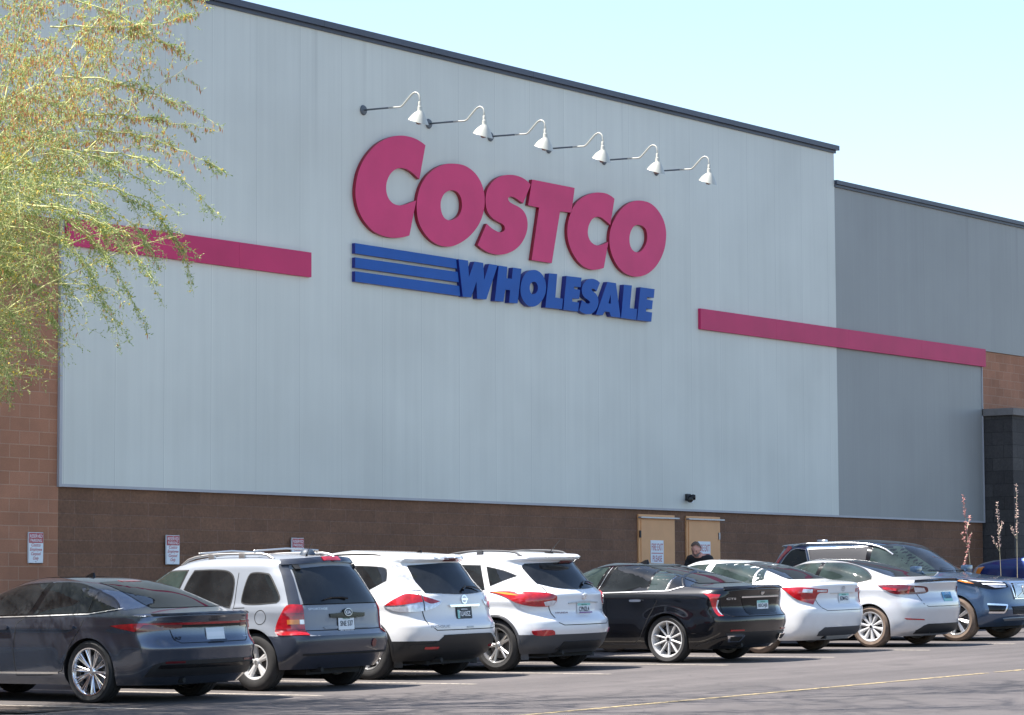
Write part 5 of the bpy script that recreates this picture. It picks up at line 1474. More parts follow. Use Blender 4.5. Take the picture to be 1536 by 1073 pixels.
m.box(54.97, 55.18, YW+.4, YW+9, 11.455, 11.56)
wpart('roof_coping', m, M['coping'])
# magenta bands
for (x0, x1) in ((31.53, 33.625), (33.628, 35.475), (35.478, 37.30)):
    wbox('stripe_panel', x0, x1, YW-.065, YW-.001, 7.107, 7.527, M['stripe'], b=.0015)
for (x0, x1) in ((49.49, 52.455), (52.458, 55.505), (55.508, 58.855), (58.858, 62.03)):
    wbox('stripe_panel', x0, x1, YW-.065, YW-.001, 7.107, 7.527, M['stripe'], b=.0015)
# charcoal pier with its cap
m = MB(); m.box(62.0, 70.0, YW-.74, YW+.3, 0, 5.93); wpart('charcoal_pier', m, M['block_dark'])
wbox('pier_cap', 61.93, 70.1, YW-.81, YW+.045, 5.933, 6.10, M['cap'], b=.008)
# fire doors
for (x0, x1, hin) in ((47.29, 48.58, 0), (49.01, 50.27, 1)):
    g = gz((x0+x1)/2)+.15
    fr = wbox('fire_door', x0, x1, YW+.02, YW+.05, g, 3.31, M['door'])
    wbox('door_leaf', x0+.07, x1-.10, YW+.005, YW+.018, g+.02, 3.20, M['door'], fr, b=.003)
    wbox('rain_hood', x0-.01, x1+.07, YW-.055, YW+.018, 3.235, 3.262, M['steel'], fr)
    xh = x1-.06 if hin else x0+.03
    for z in (2.85, 2.1, 1.35): wbox('hinge', xh-.018, xh+.018, YW-.012, YW+.016, z, z+.14, M['steel'] if hin else M['black'], fr)
for o in list(COL.objects):
    if o.parent == bld or (o.parent and o.parent.parent == bld): pass

# ================================================================ STORE SIGN
def unwall(px, py, Y):
    d = RM @ Vector(((px-768)/4350.0, -(py-536.5)/4350.0, -1.0))
    t = Y/d.y
    return (d.x*t, d.z*t+CAM_H)
SY = YW-.075                                            # front face of the letters
sign = empty('store_sign', (38.5, YW, 7.0))
tag(sign, 'raised red and blue store name sign on the pale panel wall', 'sign')
SI = Matrix.Translation((-38.5, -YW, -7.0))
def letter(name, outer, hole, sc, ox, oy, face, edge, lab=None, y1=SY):
    """outlines were measured on the wall plane; each letter is a solid with its own thickness"""
    def conv(p): return [unwall(ox+a/sc, oy+b/sc, y1) for a, b in smooth_poly(p, 6)]
    cu = D.curves.new(name, 'CURVE'); cu.dimensions = '2D'; cu.fill_mode = 'FRONT'
    for p in [outer]+([hole] if hole else []):
        q = conv(p)
        s = cu.splines.new('POLY'); s.points.add(len(q)-1); s.use_cyclic_u = True
        for i, (a, b) in enumerate(q): s.points[i].co = (a, b, 0, 1)
    o = D.objects.new(name, cu); COL.objects.link(o)
    dg = bpy.context.evaluated_depsgraph_get()
    me = D.meshes.new_from_object(o.evaluated_get(dg))
    D.objects.remove(o)
    bm = bmesh.new(); bm.from_mesh(me); D.meshes.remove(me); D.curves.remove(cu)
    bmesh.ops.remove_doubles(bm, verts=bm.verts[:], dist=1e-5)
    V = [(v.co.x, y1, v.co.y) for v in bm.verts]; n = len(V)
    V += [(v.co.x, YW-.004, v.co.y) for v in bm.verts]
    bm.verts.index_update()
    F = [[v.index for v in f.verts] for f in bm.faces]; nf = len(F)
    F += [[i+n for i in reversed(f)] for f in F[:nf]]
    for ed in bm.edges:
        if len(ed.link_faces) == 1:
            i, j = ed.verts[0].index, ed.verts[1].index
            F.append([i, j, j+n, i+n])
    bm.free()
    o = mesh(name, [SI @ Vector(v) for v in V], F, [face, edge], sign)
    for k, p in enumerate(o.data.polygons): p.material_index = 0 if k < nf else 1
    bm = bmesh.new(); bm.from_mesh(o.data); bmesh.ops.recalc_face_normals(bm, faces=bm.faces[:]); bm.to_mesh(o.data); bm.free()
    return o
RE = (M['red_sign'], M['red_edge']); BL = (M['blue_sign'], M['blue_edge'])
Za = (5.3636, 520, 195); Zb = (6.311, 700, 240); Zc = (7.1556, 830, 280); Zd = (8.533, 520, 355); Ze = (9.6, 680, 380); Zf = (9.6, 830, 400)
letter('sign_letter', [(634,124,1),(600,98),(550,70),(490,52),(430,46),(370,54),(300,80),(240,118),(180,180),(130,255),(95,340),(76,430),(71,520),(85,610),(115,690),(160,760),(215,815),(280,848),(350,866),(420,868),(470,860),(505,850,1),(560,568,1),(520,582),(480,598),(430,608),(385,598),(350,570),(328,530),(318,480),(322,425),(340,375),(370,335),(410,311),(450,308),(490,320),(530,346),(560,374),(585,398,1)], None, *Za, *RE)
letter('sign_letter', [(860,272),(950,288),(1030,345),(1082,425),(1108,520),(1108,620),(1083,720),(1038,800),(970,872),(890,922),(820,940),(740,926),(670,882),(615,815),(580,740),(565,650),(567,560),(592,460),(640,375),(710,312),(785,278)], [(840,486),(885,497),(915,535),(928,590),(922,650),(898,695),(860,720),(820,727),(785,706),(763,660),(756,600),(766,550),(793,507)], *Za, *RE)
letter('sign_letter', [(607,235,1),(570,198),(520,166),(460,147),(400,142),(340,150),(280,178),(230,225),(195,285),(180,355),(182,425),(195,482),(222,528),(262,565),(310,592),(345,612),(361,640),(354,670),(325,685),(290,678),(250,656),(220,632),(190,604,1),(103,806,1),(150,845),(210,878),(280,896),(340,896),(400,880),(465,845),(522,785),(560,710),(577,630),(570,550),(542,490),(500,450),(450,424),(410,400),(393,375),(400,353),(430,348),(465,363),(500,388),(535,413,1)], None, *Zb, *RE)
letter('sign_letter', [(620,186,1),(1023,266,1),(992,500,1),(885,487,1),(806,978,1),(615,948,1),(686,452,1),(582,430,1)], None, *Zb, *RE)
letter('sign_letter', [(657,132,1),(620,102),(570,76),(510,65),(450,66),(380,84),(310,120),(250,172),(207,235),(175,320),(155,410),(151,500),(162,590),(192,680),(237,765),(290,830),(350,873),(420,893),(480,890),(542,875,1),(592,592,1),(550,613),(510,628),(470,632),(430,616),(395,580),(375,530),(371,470),(384,410),(415,355),(450,330),(490,325),(530,343),(570,375),(612,415,1)], None, *Zc, *RE)
letter('sign_letter', [(930,151),(1020,170),(1090,218),(1150,295),(1190,380),(1210,480),(1208,580),(1190,680),(1150,780),(1090,870),(1010,937),(920,967),(840,960),(760,925),(695,860),(645,770),(612,670),(602,560),(617,450),(657,350),(717,258),(792,190),(862,158)], [(915,411),(960,425),(995,465),(1008,530),(1000,600),(970,660),(935,697),(895,706),(855,685),(828,640),(817,570),(826,500),(851,445),(880,418)], *Zc, *RE)
letter('sign_bar', [(109,84,1),(1402,286,1),(1415,411,1),(109,216,1)], None, *Zd, *BL)
letter('sign_bar', [(109,266,1),(1422,453,1),(1437,586,1),(109,398,1)], None, *Zd, *BL)
letter('sign_bar', [(109,444,1),(1442,631,1),(1455,762,1),(109,576,1)], None, *Zd, *BL)
SY2 = SY-.03
def bl(outer, hole, Z): letter('sign_letter', outer, hole, *Z, *BL, y1=SY2)
bl([(75,86,1),(213,106,1),(225,345,1),(305,121,1),(431,139,1),(446,382,1),(516,155,1),(638,173,1),(476,666,1),(343,655,1),(334,408,1),(258,637,1),(137,625,1)], None, Ze)
bl([(654,178,1),(778,195,1),(768,361,1),(844,368,1),(859,207,1),(981,224,1),(926,723,1),(803,712,1),(819,533,1),(751,525,1),(722,699,1),(597,686,1)], None, Ze)
bl([(1160,241),(1222,257),(1280,308),(1320,385),(1336,480),(1327,570),(1296,652),(1240,725),(1172,766),(1108,767),(1050,735),(1002,670),(973,590),(968,500),(985,400),(1025,312),(1086,258)], [(1155,411),(1192,425),(1216,470),(1214,530),(1190,575),(1150,592),(1120,577),(1103,530),(1101,480),(1116,435)], Ze)
bl([(1380,289,1),(1497,299,1),(1470,638,1),(1578,655,1),(1566,808,1),(1325,781,1)], None, Ze)
bl([(190,136,1),(407,161,1),(393,297,1),(301,288,1),(298,322,1),(386,338,1),(372,466,1),(274,458,1),(271,503,1),(372,520,1),(356,650,1),(145,622,1)], None, Zf)
bl([(672,235,1),(640,205),(590,182),(540,177),(490,192),(450,228),(420,280),(410,340),(420,400),(450,445),(490,473),(520,498),(527,518),(510,535),(480,530),(450,510),(413,484,1),(373,632,1),(420,665),(480,686),(540,682),(590,652),(628,600),(649,530),(646,460),(620,400),(580,364),(553,340),(556,318),(590,325),(622,358,1)], None, Zf)
bl([(780,221,1),(903,239,1),(967,737,1),(832,720,1),(808,655,1),(742,648,1),(710,704,1),(615,690,1)], [(826,400,1),(829,537,1),(795,530,1)], Zf)
bl([(1018,261,1),(1132,273,1),(1103,600,1),(1207,612,1),(1195,770,1),(976,738,1)], None, Zf)
bl([(1255,298,1),(1460,326,1),(1447,452,1),(1350,440,1),(1346,475,1),(1434,490,1),(1421,615,1),(1338,605,1),(1334,648,1),(1424,662,1),(1411,794,1),(1207,770,1)], None, Zf)

# ================================================================ GOOSENECK LAMPS
def gooseneck():
    r = empty('gooseneck_lamp', (0, 0, 0))
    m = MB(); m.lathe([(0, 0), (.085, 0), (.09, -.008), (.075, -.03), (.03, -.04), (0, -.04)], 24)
    o = m.build('wall_plate', M['inner_arm'], r); autosmooth(o, 35)
    m = MB(); m.tube([(0,-.03,0),(0,-.30,-.008),(0,-.57,-.018)], .0155, 10); m.build('inner_arm', M['inner_arm'], r, True)  # roof shade put into the colour: arm dark out to the shade's edge
    pts = [(0,-.56,-.018),(0,-.70,-.024),(0,-.82,-.03),(0,-.86,-.02),(0,-.90,.01),(0,-1.06,.15),(0,-1.10,.175),(0,-1.15,.19),(0,-1.20,.175),(0,-1.24,.135),(0,-1.255,.08),(0,-1.257,-.04)]
    m = MB(); m.tube(pts, .015, 10); o = m.build('lamp_arm', M['lampwhite'], r, True)
    m = MB(); m.lathe([(0,.06),(.026,.06),(.030,.05),(.030,-.02),(.040,-.03),(.044,-.10),(.05,-.13)], 18, Matrix.Translation((0,-1.257,-.04)) @ Matrix.Rotation(PI/2, 4, 'X'))
    o = m.build('lamp_socket', M['lampwhite'], r); autosmooth(o, 30)
    # angled shade: the rim plane is tipped towards the wall
    V = []; F = []; n = 32; K = 6
    apex = Vector((0, -1.257, -.15)); rimc = Vector((0, -1.22, -.335)); rimn = Vector((0, .36, -1)).normalized()
    ax = Vector((1,0,0)); ay = rimn.cross(ax).normalized()
    for j in range(K+1):
        q = j/K
        for i in range(n):
            a = 2*PI*i/n
            top = apex+Vector((math.cos(a)*.055, math.sin(a)*.055, 0))
            rim = rimc+ax*math.cos(a)*.185+ay*math.sin(a)*-.185
            p = top.lerp(rim, q); p.z += .018*math.sin(q*PI)
            V.append(p)
    for j in range(K):
        for i in range(n): F.append((j*n+i, j*n+(i+1)%n, (j+1)*n+(i+1)%n, (j+1)*n+i))
    F.append(tuple(range(n)))
    o = mesh('lamp_shade', V, F, M['lampwhite'], r); autosmooth(o, 40)
    m = MB(); m.lathe([(0,.05),(.05,.03),(.06,-.01),(.04,-.045),(0,-.055)], 16, Matrix.Translation((0,-1.235,-.325)) @ Matrix.Rotation(PI/2, 4, 'X'))
    m.build('light_bulb', M['bulb'], r, True)
    return r
def copy_tree(o, parent=None):
    c = o.copy(); COL.objects.link(c); c.parent = parent
    for ch in list(o.children): copy_tree(ch, c)
    return c
lamp0 = gooseneck()
where = ['leftmost of the six gooseneck lamps, above the tall first letter', 'second gooseneck lamp from the left, above the first round letter', 'third gooseneck lamp from the left, above the S of the red sign',
         'fourth gooseneck lamp from the left, above the T of the red sign', 'fifth gooseneck lamp from the left, above the last round letters', 'rightmost of the six gooseneck lamps, past the end of the red letters']
for i in range(6):
    o = lamp0 if i == 0 else copy_tree(lamp0)
    o.location = (38.76+1.846*i, YW-.002, 10.165)
    tag(o, 'cream enamel '+where[i], 'wall lamp', 'gooseneck lamps over the store sign')

# emergency light over the doors
fl = empty('emergency_light', (49.0, YW, 3.66)); tag(fl, 'small black emergency light on the panel above the fire doors', 'wall lamp')
m = MB(); m.bbox(-.07,.07,-.07,-.002,-.05,.09,.02); o = m.build('housing', M['black'], fl); autosmooth(o, 50)
for s in (-1, 1):
    m = MB(); m.lathe([(0,-.06),(.05,-.055),(.062,0),(.045,.05),(0,.06)], 18, Matrix.Translation((s*.055,-.11,.02-.05*(s<0))) @ Matrix.Rotation(.5*s, 4, 'Z'))
    o = m.build('lamp_head', M['gloss_black'], fl); autosmooth(o, 50)
m = MB(); m.bbox(-.03,.03,-.14,-.09,-.09,-.05,.01); m.build('lamp_lens', M['signwhite'], fl)

# ================================================================ WALL SIGNS
def flat_text(name, body, mat, parent, x0, z0, w, h, y, bold=.02, shear=0):
    v, f = text_geo(body, bold, shear)
    return mesh(name, [(x0+a*w, y, z0+b*h) for a, b in v], f, mat, parent)
def reserved_sign(X, label):
    g = empty('parking_sign', (X, YW+.03-.03, 2.24)); tag(g, label, 'sign', 'reserved parking signs on the block wall')
    w, h = .300, .458
    m = MB()
    p = smooth_poly([(-w/2,.03),(-w/2,h-.03),(-w/2+.012,h-.006),(-w/2+.03,h),(w/2-.03,h),(w/2-.012,h-.006),(w/2,h-.03),(w/2,.03),(w/2-.012,.006),(w/2-.03,0),(-w/2+.03,0),(-w/2+.012,.006)], 2)
    n = len(p)
    V = [(a, -.004, b) for a, b in p]+[(a, .022, b) for a, b in p]
    m.add(V, [tuple(range(n)), tuple(range(2*n-1, n-1, -1))]+[(i, (i+1) % n, n+(i+1) % n, n+i) for i in range(n)])
    bd = m.build('sign_plate', M['signwhite'], g)
    m = MB(); m.box(-w/2+.008, w/2-.008, -.0075, -.0045, h*.655, h-.010); m.build('red_panel', M['signred'], g)
    flat_text('sign_heading', 'RESERVED', M['signwhite'], g, -.128, h*.825, .256, .050, -.009, .012)
    flat_text('sign_heading', 'PARKING', M['signwhite'], g, -.118, h*.685, .236, .050, -.009, .012)
    for i, (t, ww) in enumerate((('Costco', .19), ('Employee', .25), ('Carpool', .20), ('Only', .12))):
        dz = .0
        flat_text('sign_text', t, M['signred'], g, -ww/2, h*(.535-.145*i)-(.012 if t != 'Costco' else 0), ww, .050 if t == 'Costco' else .062, -.0055, .012, .25)
    for z in (.02, h-.018):
        m = MB(); m.lathe([(0,-.012),(.007,-.010),(.008,-.004)], 8, Matrix.Translation((0,0,z))); m.build('bolt', M['steel'], g)
    return g
reserved_sign(30.98, 'reserved parking sign on the tan block wall, leftmost of three')
reserved_sign(33.985, 'reserved parking sign on the brown block wall, just left of the silver crossover roof')
reserved_sign(37.03, 'reserved parking sign on the brown wall, mostly hidden behind the silver crossover roof')
def exit_sign(X, label):
    g = empty('fire_exit_sign', (X, YW-.0, 2.03)); tag(g, label, 'sign', 'fire exit signs on the tan doors')
    w, h = .455, .775
    m = MB(); m.bbox(-w/2, w/2, -.006, .004, 0, h, .002); m.build('sign_plate', M['signwhite'], g)
    flat_text('sign_heading', 'FIRE EXIT', M['signred'], g, -.20, h-.20, .40, .135, -.0075, .004)
    m = MB(); m.box(-.205, .205, -.0085, -.0065, h-.262, h-.247); m.build('sign_rule', M['signred'], g)
    flat_text('sign_text', 'PLEASE', M['signred'], g, -.165, h-.42, .33, .12, -.0075, .004)
    flat_text('sign_text', 'KEEP', M['signred'], g, -.115, h-.58, .23, .12, -.0075, .004)
    flat_text('sign_text', 'CLEAR', M['signred'], g, -.14, h-.735, .28, .12, -.0075, .004)
exit_sign(47.905, 'white fire exit sign on the left tan door, fully in view')
exit_sign(49.63, 'white fire exit sign on the right tan door, partly behind the man')

# iron grate let into the paving at the foot of the tree
gx, gy = 23.35, 24.4
gr = empty('tree_grate', (gx, gy, gz(gx)+.006)); tag(gr, 'weathered iron grate in the paving beside the graphite sedan', 'grate')
m = MB()
for (a, b, c, d) in ((-.6,.6,-.9,-.84),(-.6,.6,.84,.9),(-.6,-.54,-.84,.84),(.54,.6,-.84,.84)): m.box(a, b, c, d, 0, .018)
m.build('frame', M['grate'], gr)
m = MB()
for k in range(20): m.box(-.535+.0545*k, -.51+.0545*k, -.835, .835, .001, .014)
for k in range(5): m.box(-.539, .539, -.60+.28*k, -.575+.28*k, .0, .0135)
m.build('bars', M['grate'], gr)
m = MB(); m.box(-.539, .539, -.839, .839, -.002, .0005); m.build('pit', M['under'], gr)
# ================================================================ PERSON
def skin_mesh(name, nodes, edges, root, mat, parent, sub=2, smooth=True):
    """nodes: name -> (pos, rx, ry)"""
    keys = list(nodes)
    me = D.meshes.new(name)
    me.from_pydata([nodes[k][0] for k in keys], [(keys.index(a), keys.index(b)) for a, b in edges], [])
    o = D.objects.new(name, me); COL.objects.link(o)
    o.modifiers.new('skin', 'SKIN')
    sm = o.modifiers.new('sub', 'SUBSURF'); sm.levels = sub; sm.render_levels = sub
    for i, k in enumerate(keys):
        v = me.skin_vertices[0].data[i]
        v.radius = (nodes[k][1], nodes[k][2]); v.use_root = (k == root)
    dg = bpy.context.evaluated_depsgraph_get()
    m2 = D.meshes.new_from_object(o.evaluated_get(dg))
    D.objects.remove(o); D.meshes.remove(me)
    m2.name = name
    m2.materials.clear()
    return link(name, m2, mat, parent, smooth)
def build_person(loc, rz):
    skin = simple('skin', (0.50, 0.25, 0.19), 0.5, var=.08, vscale=20)
    cloth = simple('black_cloth', (0.012, 0.012, 0.014), 0.9, var=.3, vscale=10)
    denim = simple('dark_trousers', (0.03, 0.035, 0.05), 0.9, var=.2)
    hairm = simple('dark_hair', (0.10, 0.066, 0.046), 0.7, var=.4, vscale=60)
    beard = simple('grey_beard', (0.26, 0.23, 0.22), 0.9, var=.35, vscale=60)
    p = empty('person', loc, (0, 0, rz)); p.scale = (1.06, 1.06, 1.06)
    tag(p, 'bearded man in a black shirt looking down behind the cars by the fire doors', 'person')
    # facing +X locally, y left
    N = {}; E_ = []
    N['pelvis'] = ((0,0,.98), .16, .12); N['belly'] = ((.04,0,1.15), .15, .12); N['chest'] = ((.12,0,1.38), .18, .13); N['neck0'] = ((.19,0,1.515), .095, .085); N['neck1'] = ((.26,0,1.56), .06, .065)
    E_ += [('pelvis','belly'),('belly','chest'),('chest','neck0'),('neck0','neck1')]
    for s, t in ((1, 'L'), (-1, 'R')):
        N['sh'+t] = ((.13, s*.19, 1.445), .070, .070); N['el'+t] = ((.16, s*.27, 1.18), .05, .05); N['wr'+t] = ((.38, s*.20, 1.05), .032, .028); N['pa'+t] = ((.46, s*.185, 1.03), .045, .018)
        N['hip'+t] = ((0, s*.10, .92), .10, .10); N['kn'+t] = ((.04, s*.12, .50), .062, .062); N['an'+t] = ((-.01, s*.13, .09), .042, .042); N['toe'+t] = ((.15, s*.15, .04), .045, .03)
        E_ += [('chest','sh'+t),('sh'+t,'el'+t),('el'+t,'wr'+t),('wr'+t,'pa'+t),('pelvis','hip'+t),('hip'+t,'kn'+t),('kn'+t,'an'+t),('an'+t,'toe'+t)]
        for i in range(4):
            y = s*(.185+.030-.020*i); L = (.07,.08,.075,.06)[i]
            N['f%d%sa' % (i,t)] = ((.50, y, 1.025), .010, .010); N['f%d%sb' % (i,t)] = ((.50+L*.5, y, 1.012), .009, .009); N['f%d%sc' % (i,t)] = ((.50+L*.85, y, .985), .008, .008)
            E_ += [('pa'+t,'f%d%sa' % (i,t)),('f%d%sa' % (i,t),'f%d%sb' % (i,t)),('f%d%sb' % (i,t),'f%d%sc' % (i,t))]
        N['th%sa' % t] = ((.43, s*.145, 1.015), .012, .012); N['th%sb' % t] = ((.48, s*.125, 1.0), .010, .010)
        E_ += [('pa'+t,'th%sa' % t),('th%sa' % t,'th%sb' % t)]
    body = skin_mesh('body', N, E_, 'pelvis', skin, p)
    # head joined into the body mesh
    bm = bmesh.new()
    bmesh.ops.create_icosphere(bm, subdivisions=4, radius=1)
    Mh = Matrix.Translation((.345,0,1.625)) @ Matrix.Rotation(math.radians(38), 4, 'Y')
    def shape(c):
        x, y, z = c
        r = Vector((x*.098, y*.076, z*.118))
        if z < 0: r.y *= 1-.28*(-z)**1.5; r.x *= 1-.10*(-z)
        if x > 0:
            r.x += .022*math.exp(-((y/.16)**2+((z+.12)/.20)**2))*1.3          # nose
            r.x -= .012*math.exp(-(((abs(y)-.38)/.17)**2+((z-.06)/.13)**2))    # eye sockets
            r.x += .007*math.exp(-((y/.5)**2+((z-.24)/.10)**2))                # brow
            r.x += .006*math.exp(-((y/.28)**2+((z+.50)/.06)**2))-.006*math.exp(-((y/.26)**2+((z+.57)/.035)**2))  # lips
            r.x += .012*math.exp(-((y/.3)**2+((z+.85)/.15)**2))                # chin
        else: r.x *= 1.08
        return r
    for v in bm.verts: v.co = shape(v.co.copy())
    for s in (1, -1):
        g = bmesh.ops.create_icosphere(bm, subdivisions=2, radius=1)
        for v in g['verts']: v.co = Vector((v.co.x*.016-.005, s*(.076+v.co.y*.010), v.co.z*.032-.004))
    for v in bm.verts: v.co = Mh @ v.co
    bm.from_mesh(body.data)
    for f in bm.faces: f.smooth = True
    bm.to_mesh(body.data); bm.free()
    def cap(name, mat, test, grow, sc=1):
        b = bmesh.new(); bmesh.ops.create_icosphere(b, subdivisions=5, radius=1)
        kill = [v for v in b.verts if not test(v.co)]
        bmesh.ops.delete(b, geom=kill, context='VERTS')
        for v in b.verts:
            d = v.co.copy(); q = shape(d)
            q += Vector((d.x, d.y, d.z))*(grow(d)+(.012 if name == 'hair' else .006)*noise.noise(d*5))
            v.co = Mh @ q
        me = D.meshes.new(name); b.to_mesh(me); b.free()
        return link(name, me, mat, body, True)
    cap('hair', hairm, lambda d: (d.z > .80-1.1*max(0, .30-d.x)+.12*math.sin(d.y*6) and d.x < .50) or (d.x < -.18 and d.z > -.5), lambda d: .006+.020*max(0, d.z)*(.6+.4*abs(math.sin(d.y*5+d.x*4))))
    cap('beard', beard, lambda d: d.x > .12 and d.z < -.30 and (abs(d.z+.54) > .055 or abs(d.y) > .3), lambda d: .010+.016*max(0, -d.z-.5))
    for s in (1, -1):
        m = MB(); m.lathe([(0,.011),(.008,.007),(.011,0),(.008,-.007),(0,-.011)], 10, Mh @ Matrix.Translation((.082, s*.030, .008)))
        m.build('eye', M['ink'], body, True)
        m = MB(); m.tube([Mh @ Vector((.088, s*.014, .030)), Mh @ Vector((.092, s*.030, .036)), Mh @ Vector((.080, s*.048, .030))], .0045, 6); m.build('eyebrow', hairm, body)
    S = {k: (N[k][0], N[k][1]+.016, N[k][2]+.016) for k in ('pelvis','belly','chest','neck0','shL','shR','elL','elR')}
    S['wL'] = (tuple(Vector(N['elL'][0]).lerp(Vector(N['wrL'][0]), .75)), .045, .045); S['wR'] = (tuple(Vector(N['elR'][0]).lerp(Vector(N['wrR'][0]), .75)), .045, .045)
    skin_mesh('shirt', S, [('pelvis','belly'),('belly','chest'),('chest','neck0'),('chest','shL'),('chest','shR'),('shL','elL'),('shR','elR'),('elL','wL'),('elR','wR')], 'pelvis', cloth, body)
    S = {k: (N[k][0], N[k][1]+.018, N[k][2]+.018) for k in ('pelvis','hipL','hipR','knL','knR','anL','anR')}
    skin_mesh('trousers', S, [('pelvis','hipL'),('pelvis','hipR'),('hipL','knL'),('hipR','knR'),('knL','anL'),('knR','anR')], 'pelvis', denim, body)
    for t in 'LR':
        S = {'a': (N['an'+t][0], .055, .055), 'h': ((N['an'+t][0][0]-.04, N['an'+t][0][1], .045), .045, .04), 't': (N['toe'+t][0], .055, .04)}
        skin_mesh('shoe', S, [('a','h'),('h','t')], 'a', M['black'], body)
    return p

# ================================================================ PLANTS
def mat_leaf(name, col, col2, transl=.35):
    m, nt, b = new_mat(name)
    b.inputs['Roughness'].default_value = .6
    oi = nt.nodes.new('ShaderNodeNewGeometry')
    c = mix_n(nt, oi.outputs['Random Per Island'], col, col2)
    nt.links.new(c, b.inputs['Base Color'])
    tr = nt.nodes.new('ShaderNodeBsdfTranslucent'); nt.links.new(c, tr.inputs['Color'])
    mx = nt.nodes.new('ShaderNodeMixShader'); mx.inputs[0].default_value = transl
    nt.links.new(b.outputs[0], mx.inputs[1]); nt.links.new(tr.outputs[0], mx.inputs[2])
    out = [n for n in nt.nodes if n.type == 'OUTPUT_MATERIAL'][0]
    nt.links.new(mx.outputs[0], out.inputs[0])
    return m
def build_tree(base, seed=5):
    rnd = random.Random(seed)
    bark = simple('green_bark', (0.30, 0.32, 0.12), 0.7, var=.25, vscale=8)
    twigm = simple('yellow_green_twig', (0.56, 0.54, 0.22), 0.7, var=.2, vscale=8)
    leafm = mat_leaf('small_leaf', (0.17, 0.28, 0.075), (0.55, 0.60, 0.24), .45)
    podm = mat_leaf('dry_pod', (0.50, 0.20, 0.07), (0.72, 0.36, 0.18), .4)
    flow = mat_leaf('yellow_flower', (0.80, 0.52, 0.04), (0.85, 0.66, 0.15), .3)
    root = empty('palo_verde_tree', base)
    tag(root, 'palo verde tree with thin drooping branches, yellow flowers and brown pods', 'tree')
    tr = MB(); tw = MB(); L = MB(); Pd = MB(); Fl = MB()
    O = Vector(base)
    def R(a): return rnd.uniform(-a, a)
    def grow(p, d, length, n, up, wob):
        pts = [p.copy()]; q = p.copy(); d = d.normalized()
        for i in range(n):
            d = (d+Vector((R(wob), R(wob), R(wob)))+Vector((0,0,up*(1 if up > 0 else (i/n)*1.6)))).normalized()
            q = q+d*(length/n); pts.append(q.copy())
        return pts, d
    def quad(mb, c, u, v): mb.add([c-u-v*.2, c+v*.0-u*.2+v, c+u, c-v+u*.2], [(0,1,2,3)])
    def leafcard(mb, c, ln, wd, dn):
        u = dn.normalized()*ln/2
        s = Vector((R(1), R(1), R(1))); s = (s-u*(s.dot(u)/max(1e-6, u.length_squared)))
        if s.length < 1e-4: return
        v = s.normalized()*wd/2
        mb.add([c-u, c+v, c+u, c-v], [(0,1,2,3)])
    def foliage(pts, dens, podp, flp):
        for i in range(len(pts)-1):
            a, b = pts[i], pts[i+1]
            v = (b-a).length*dens*(.55 if a.z < 6.3 and dens < 40 else 1)
            k = int(v+rnd.random())
            for j in range(k):
                q = a.lerp(b, rnd.random())
                side = Vector((R(1), R(1), R(1)-.25)).normalized()
                # a short leaf stem with a few leaflets
                for t in range(3):
                    c = q+side*(.014+.024*t)+Vector((R(.008), R(.008), R(.008)))
                    leafcard(L, c, rnd.uniform(.022,.042), rnd.uniform(.010,.016), side+Vector((R(.5),R(.5),R(.5))))
                if rnd.random() < podp*(1 if q.z > 6.7 else .12):
                    c = q+Vector((R(.02), R(.02), -.03))
                    leafcard(Pd, c, rnd.uniform(.05,.085), .015, Vector((R(.3), R(.3), -1)))
                if rnd.random() < flp:
                    for _ in range(2): leafcard(Fl, q+side*.03+Vector((R(.01),R(.01),R(.01))), .028, .022, Vector((R(1),R(1),R(1))))
    # crown outline on the side towards the store sign: width of the crown by height
    prof = pchip([3.0, 3.9, 4.3, 4.8, 5.6, 6.4, 6.8, 7.4, 8.0, 8.7, 9.7, 9.95, 13], [-5.95, -5.65, -5.0, -4.15, -3.75, -3.6, -3.3, -3.5, -3.6, -3.45, -3.2, 3.0, 5.0])
    def outside(q, j=0):
        return q.x*.5925-q.y*.8056 > prof(q.z)+j
    def branch(p, d, length, lvl, r, zone):
        n = 7
        pts, dend = grow(p, d, length, n, (.05 if lvl < 1 else -.05 if lvl == 1 else -.16 if lvl == 2 else -.26), .12 if lvl < 2 else .16)
        j = rnd.uniform(-.75, .0) if rnd.random() < .8 else 0
        cut = next((i for i, q in enumerate(pts) if outside(q, j)), None)
        if cut is not None:
            if cut < 2: return
            pts = pts[:cut]; n = len(pts)-1
            if n < 1: return
        mb = tr if lvl == 0 else tw
        mb.tube(pts, [r*(1-.75*i/n) for i in range(n+1)], 8 if lvl == 0 else 5 if lvl == 1 else 3, cap=False)
        if lvl == 3:
            foliage(pts, 30, zone[0], zone[1]); return
        if lvl == 2: foliage(pts[1:], 20, zone[0], zone[1])
        k = (0, 8, 6)[lvl] if lvl else 8
        for i in range(k):
            q = (i+.6)/k
            if lvl == 0 and q < .25: continue
            idx = min(n-1, int(q*n)); c = pts[idx].lerp(pts[idx+1], q*n-idx)
            t = (pts[idx+1]-pts[idx]).normalized()
            az = rnd.uniform(0, 2*PI); o = t.orthogonal().normalized(); o.rotate(Matrix.Rotation(az, 3, t))
            sp = rnd.uniform(.45, .85)
            nd = (t*(1-sp*.45)+o*sp*.8+Vector((0,0,.12 if lvl < 2 else -.10)))
            ln = length*rnd.uniform(.45,.62)*(1.1-.35*q)
            # pods sit high in the crown, flowers low
            branch(c, nd, ln, lvl+1, r*.40, zone)
        branch(pts[-1], dend, length*.5, min(3, lvl+1), r*.3, zone) if lvl < 3 else None
    fork = O+Vector((.15,-.1,1.7))
    trunk = [O+Vector((0,0,-.1)), O+Vector((.02,0,.5)), O+Vector((.08,-.05,1.1)), fork]
    m = MB(); m.tube(trunk, [.17,.14,.13,.12], 12)
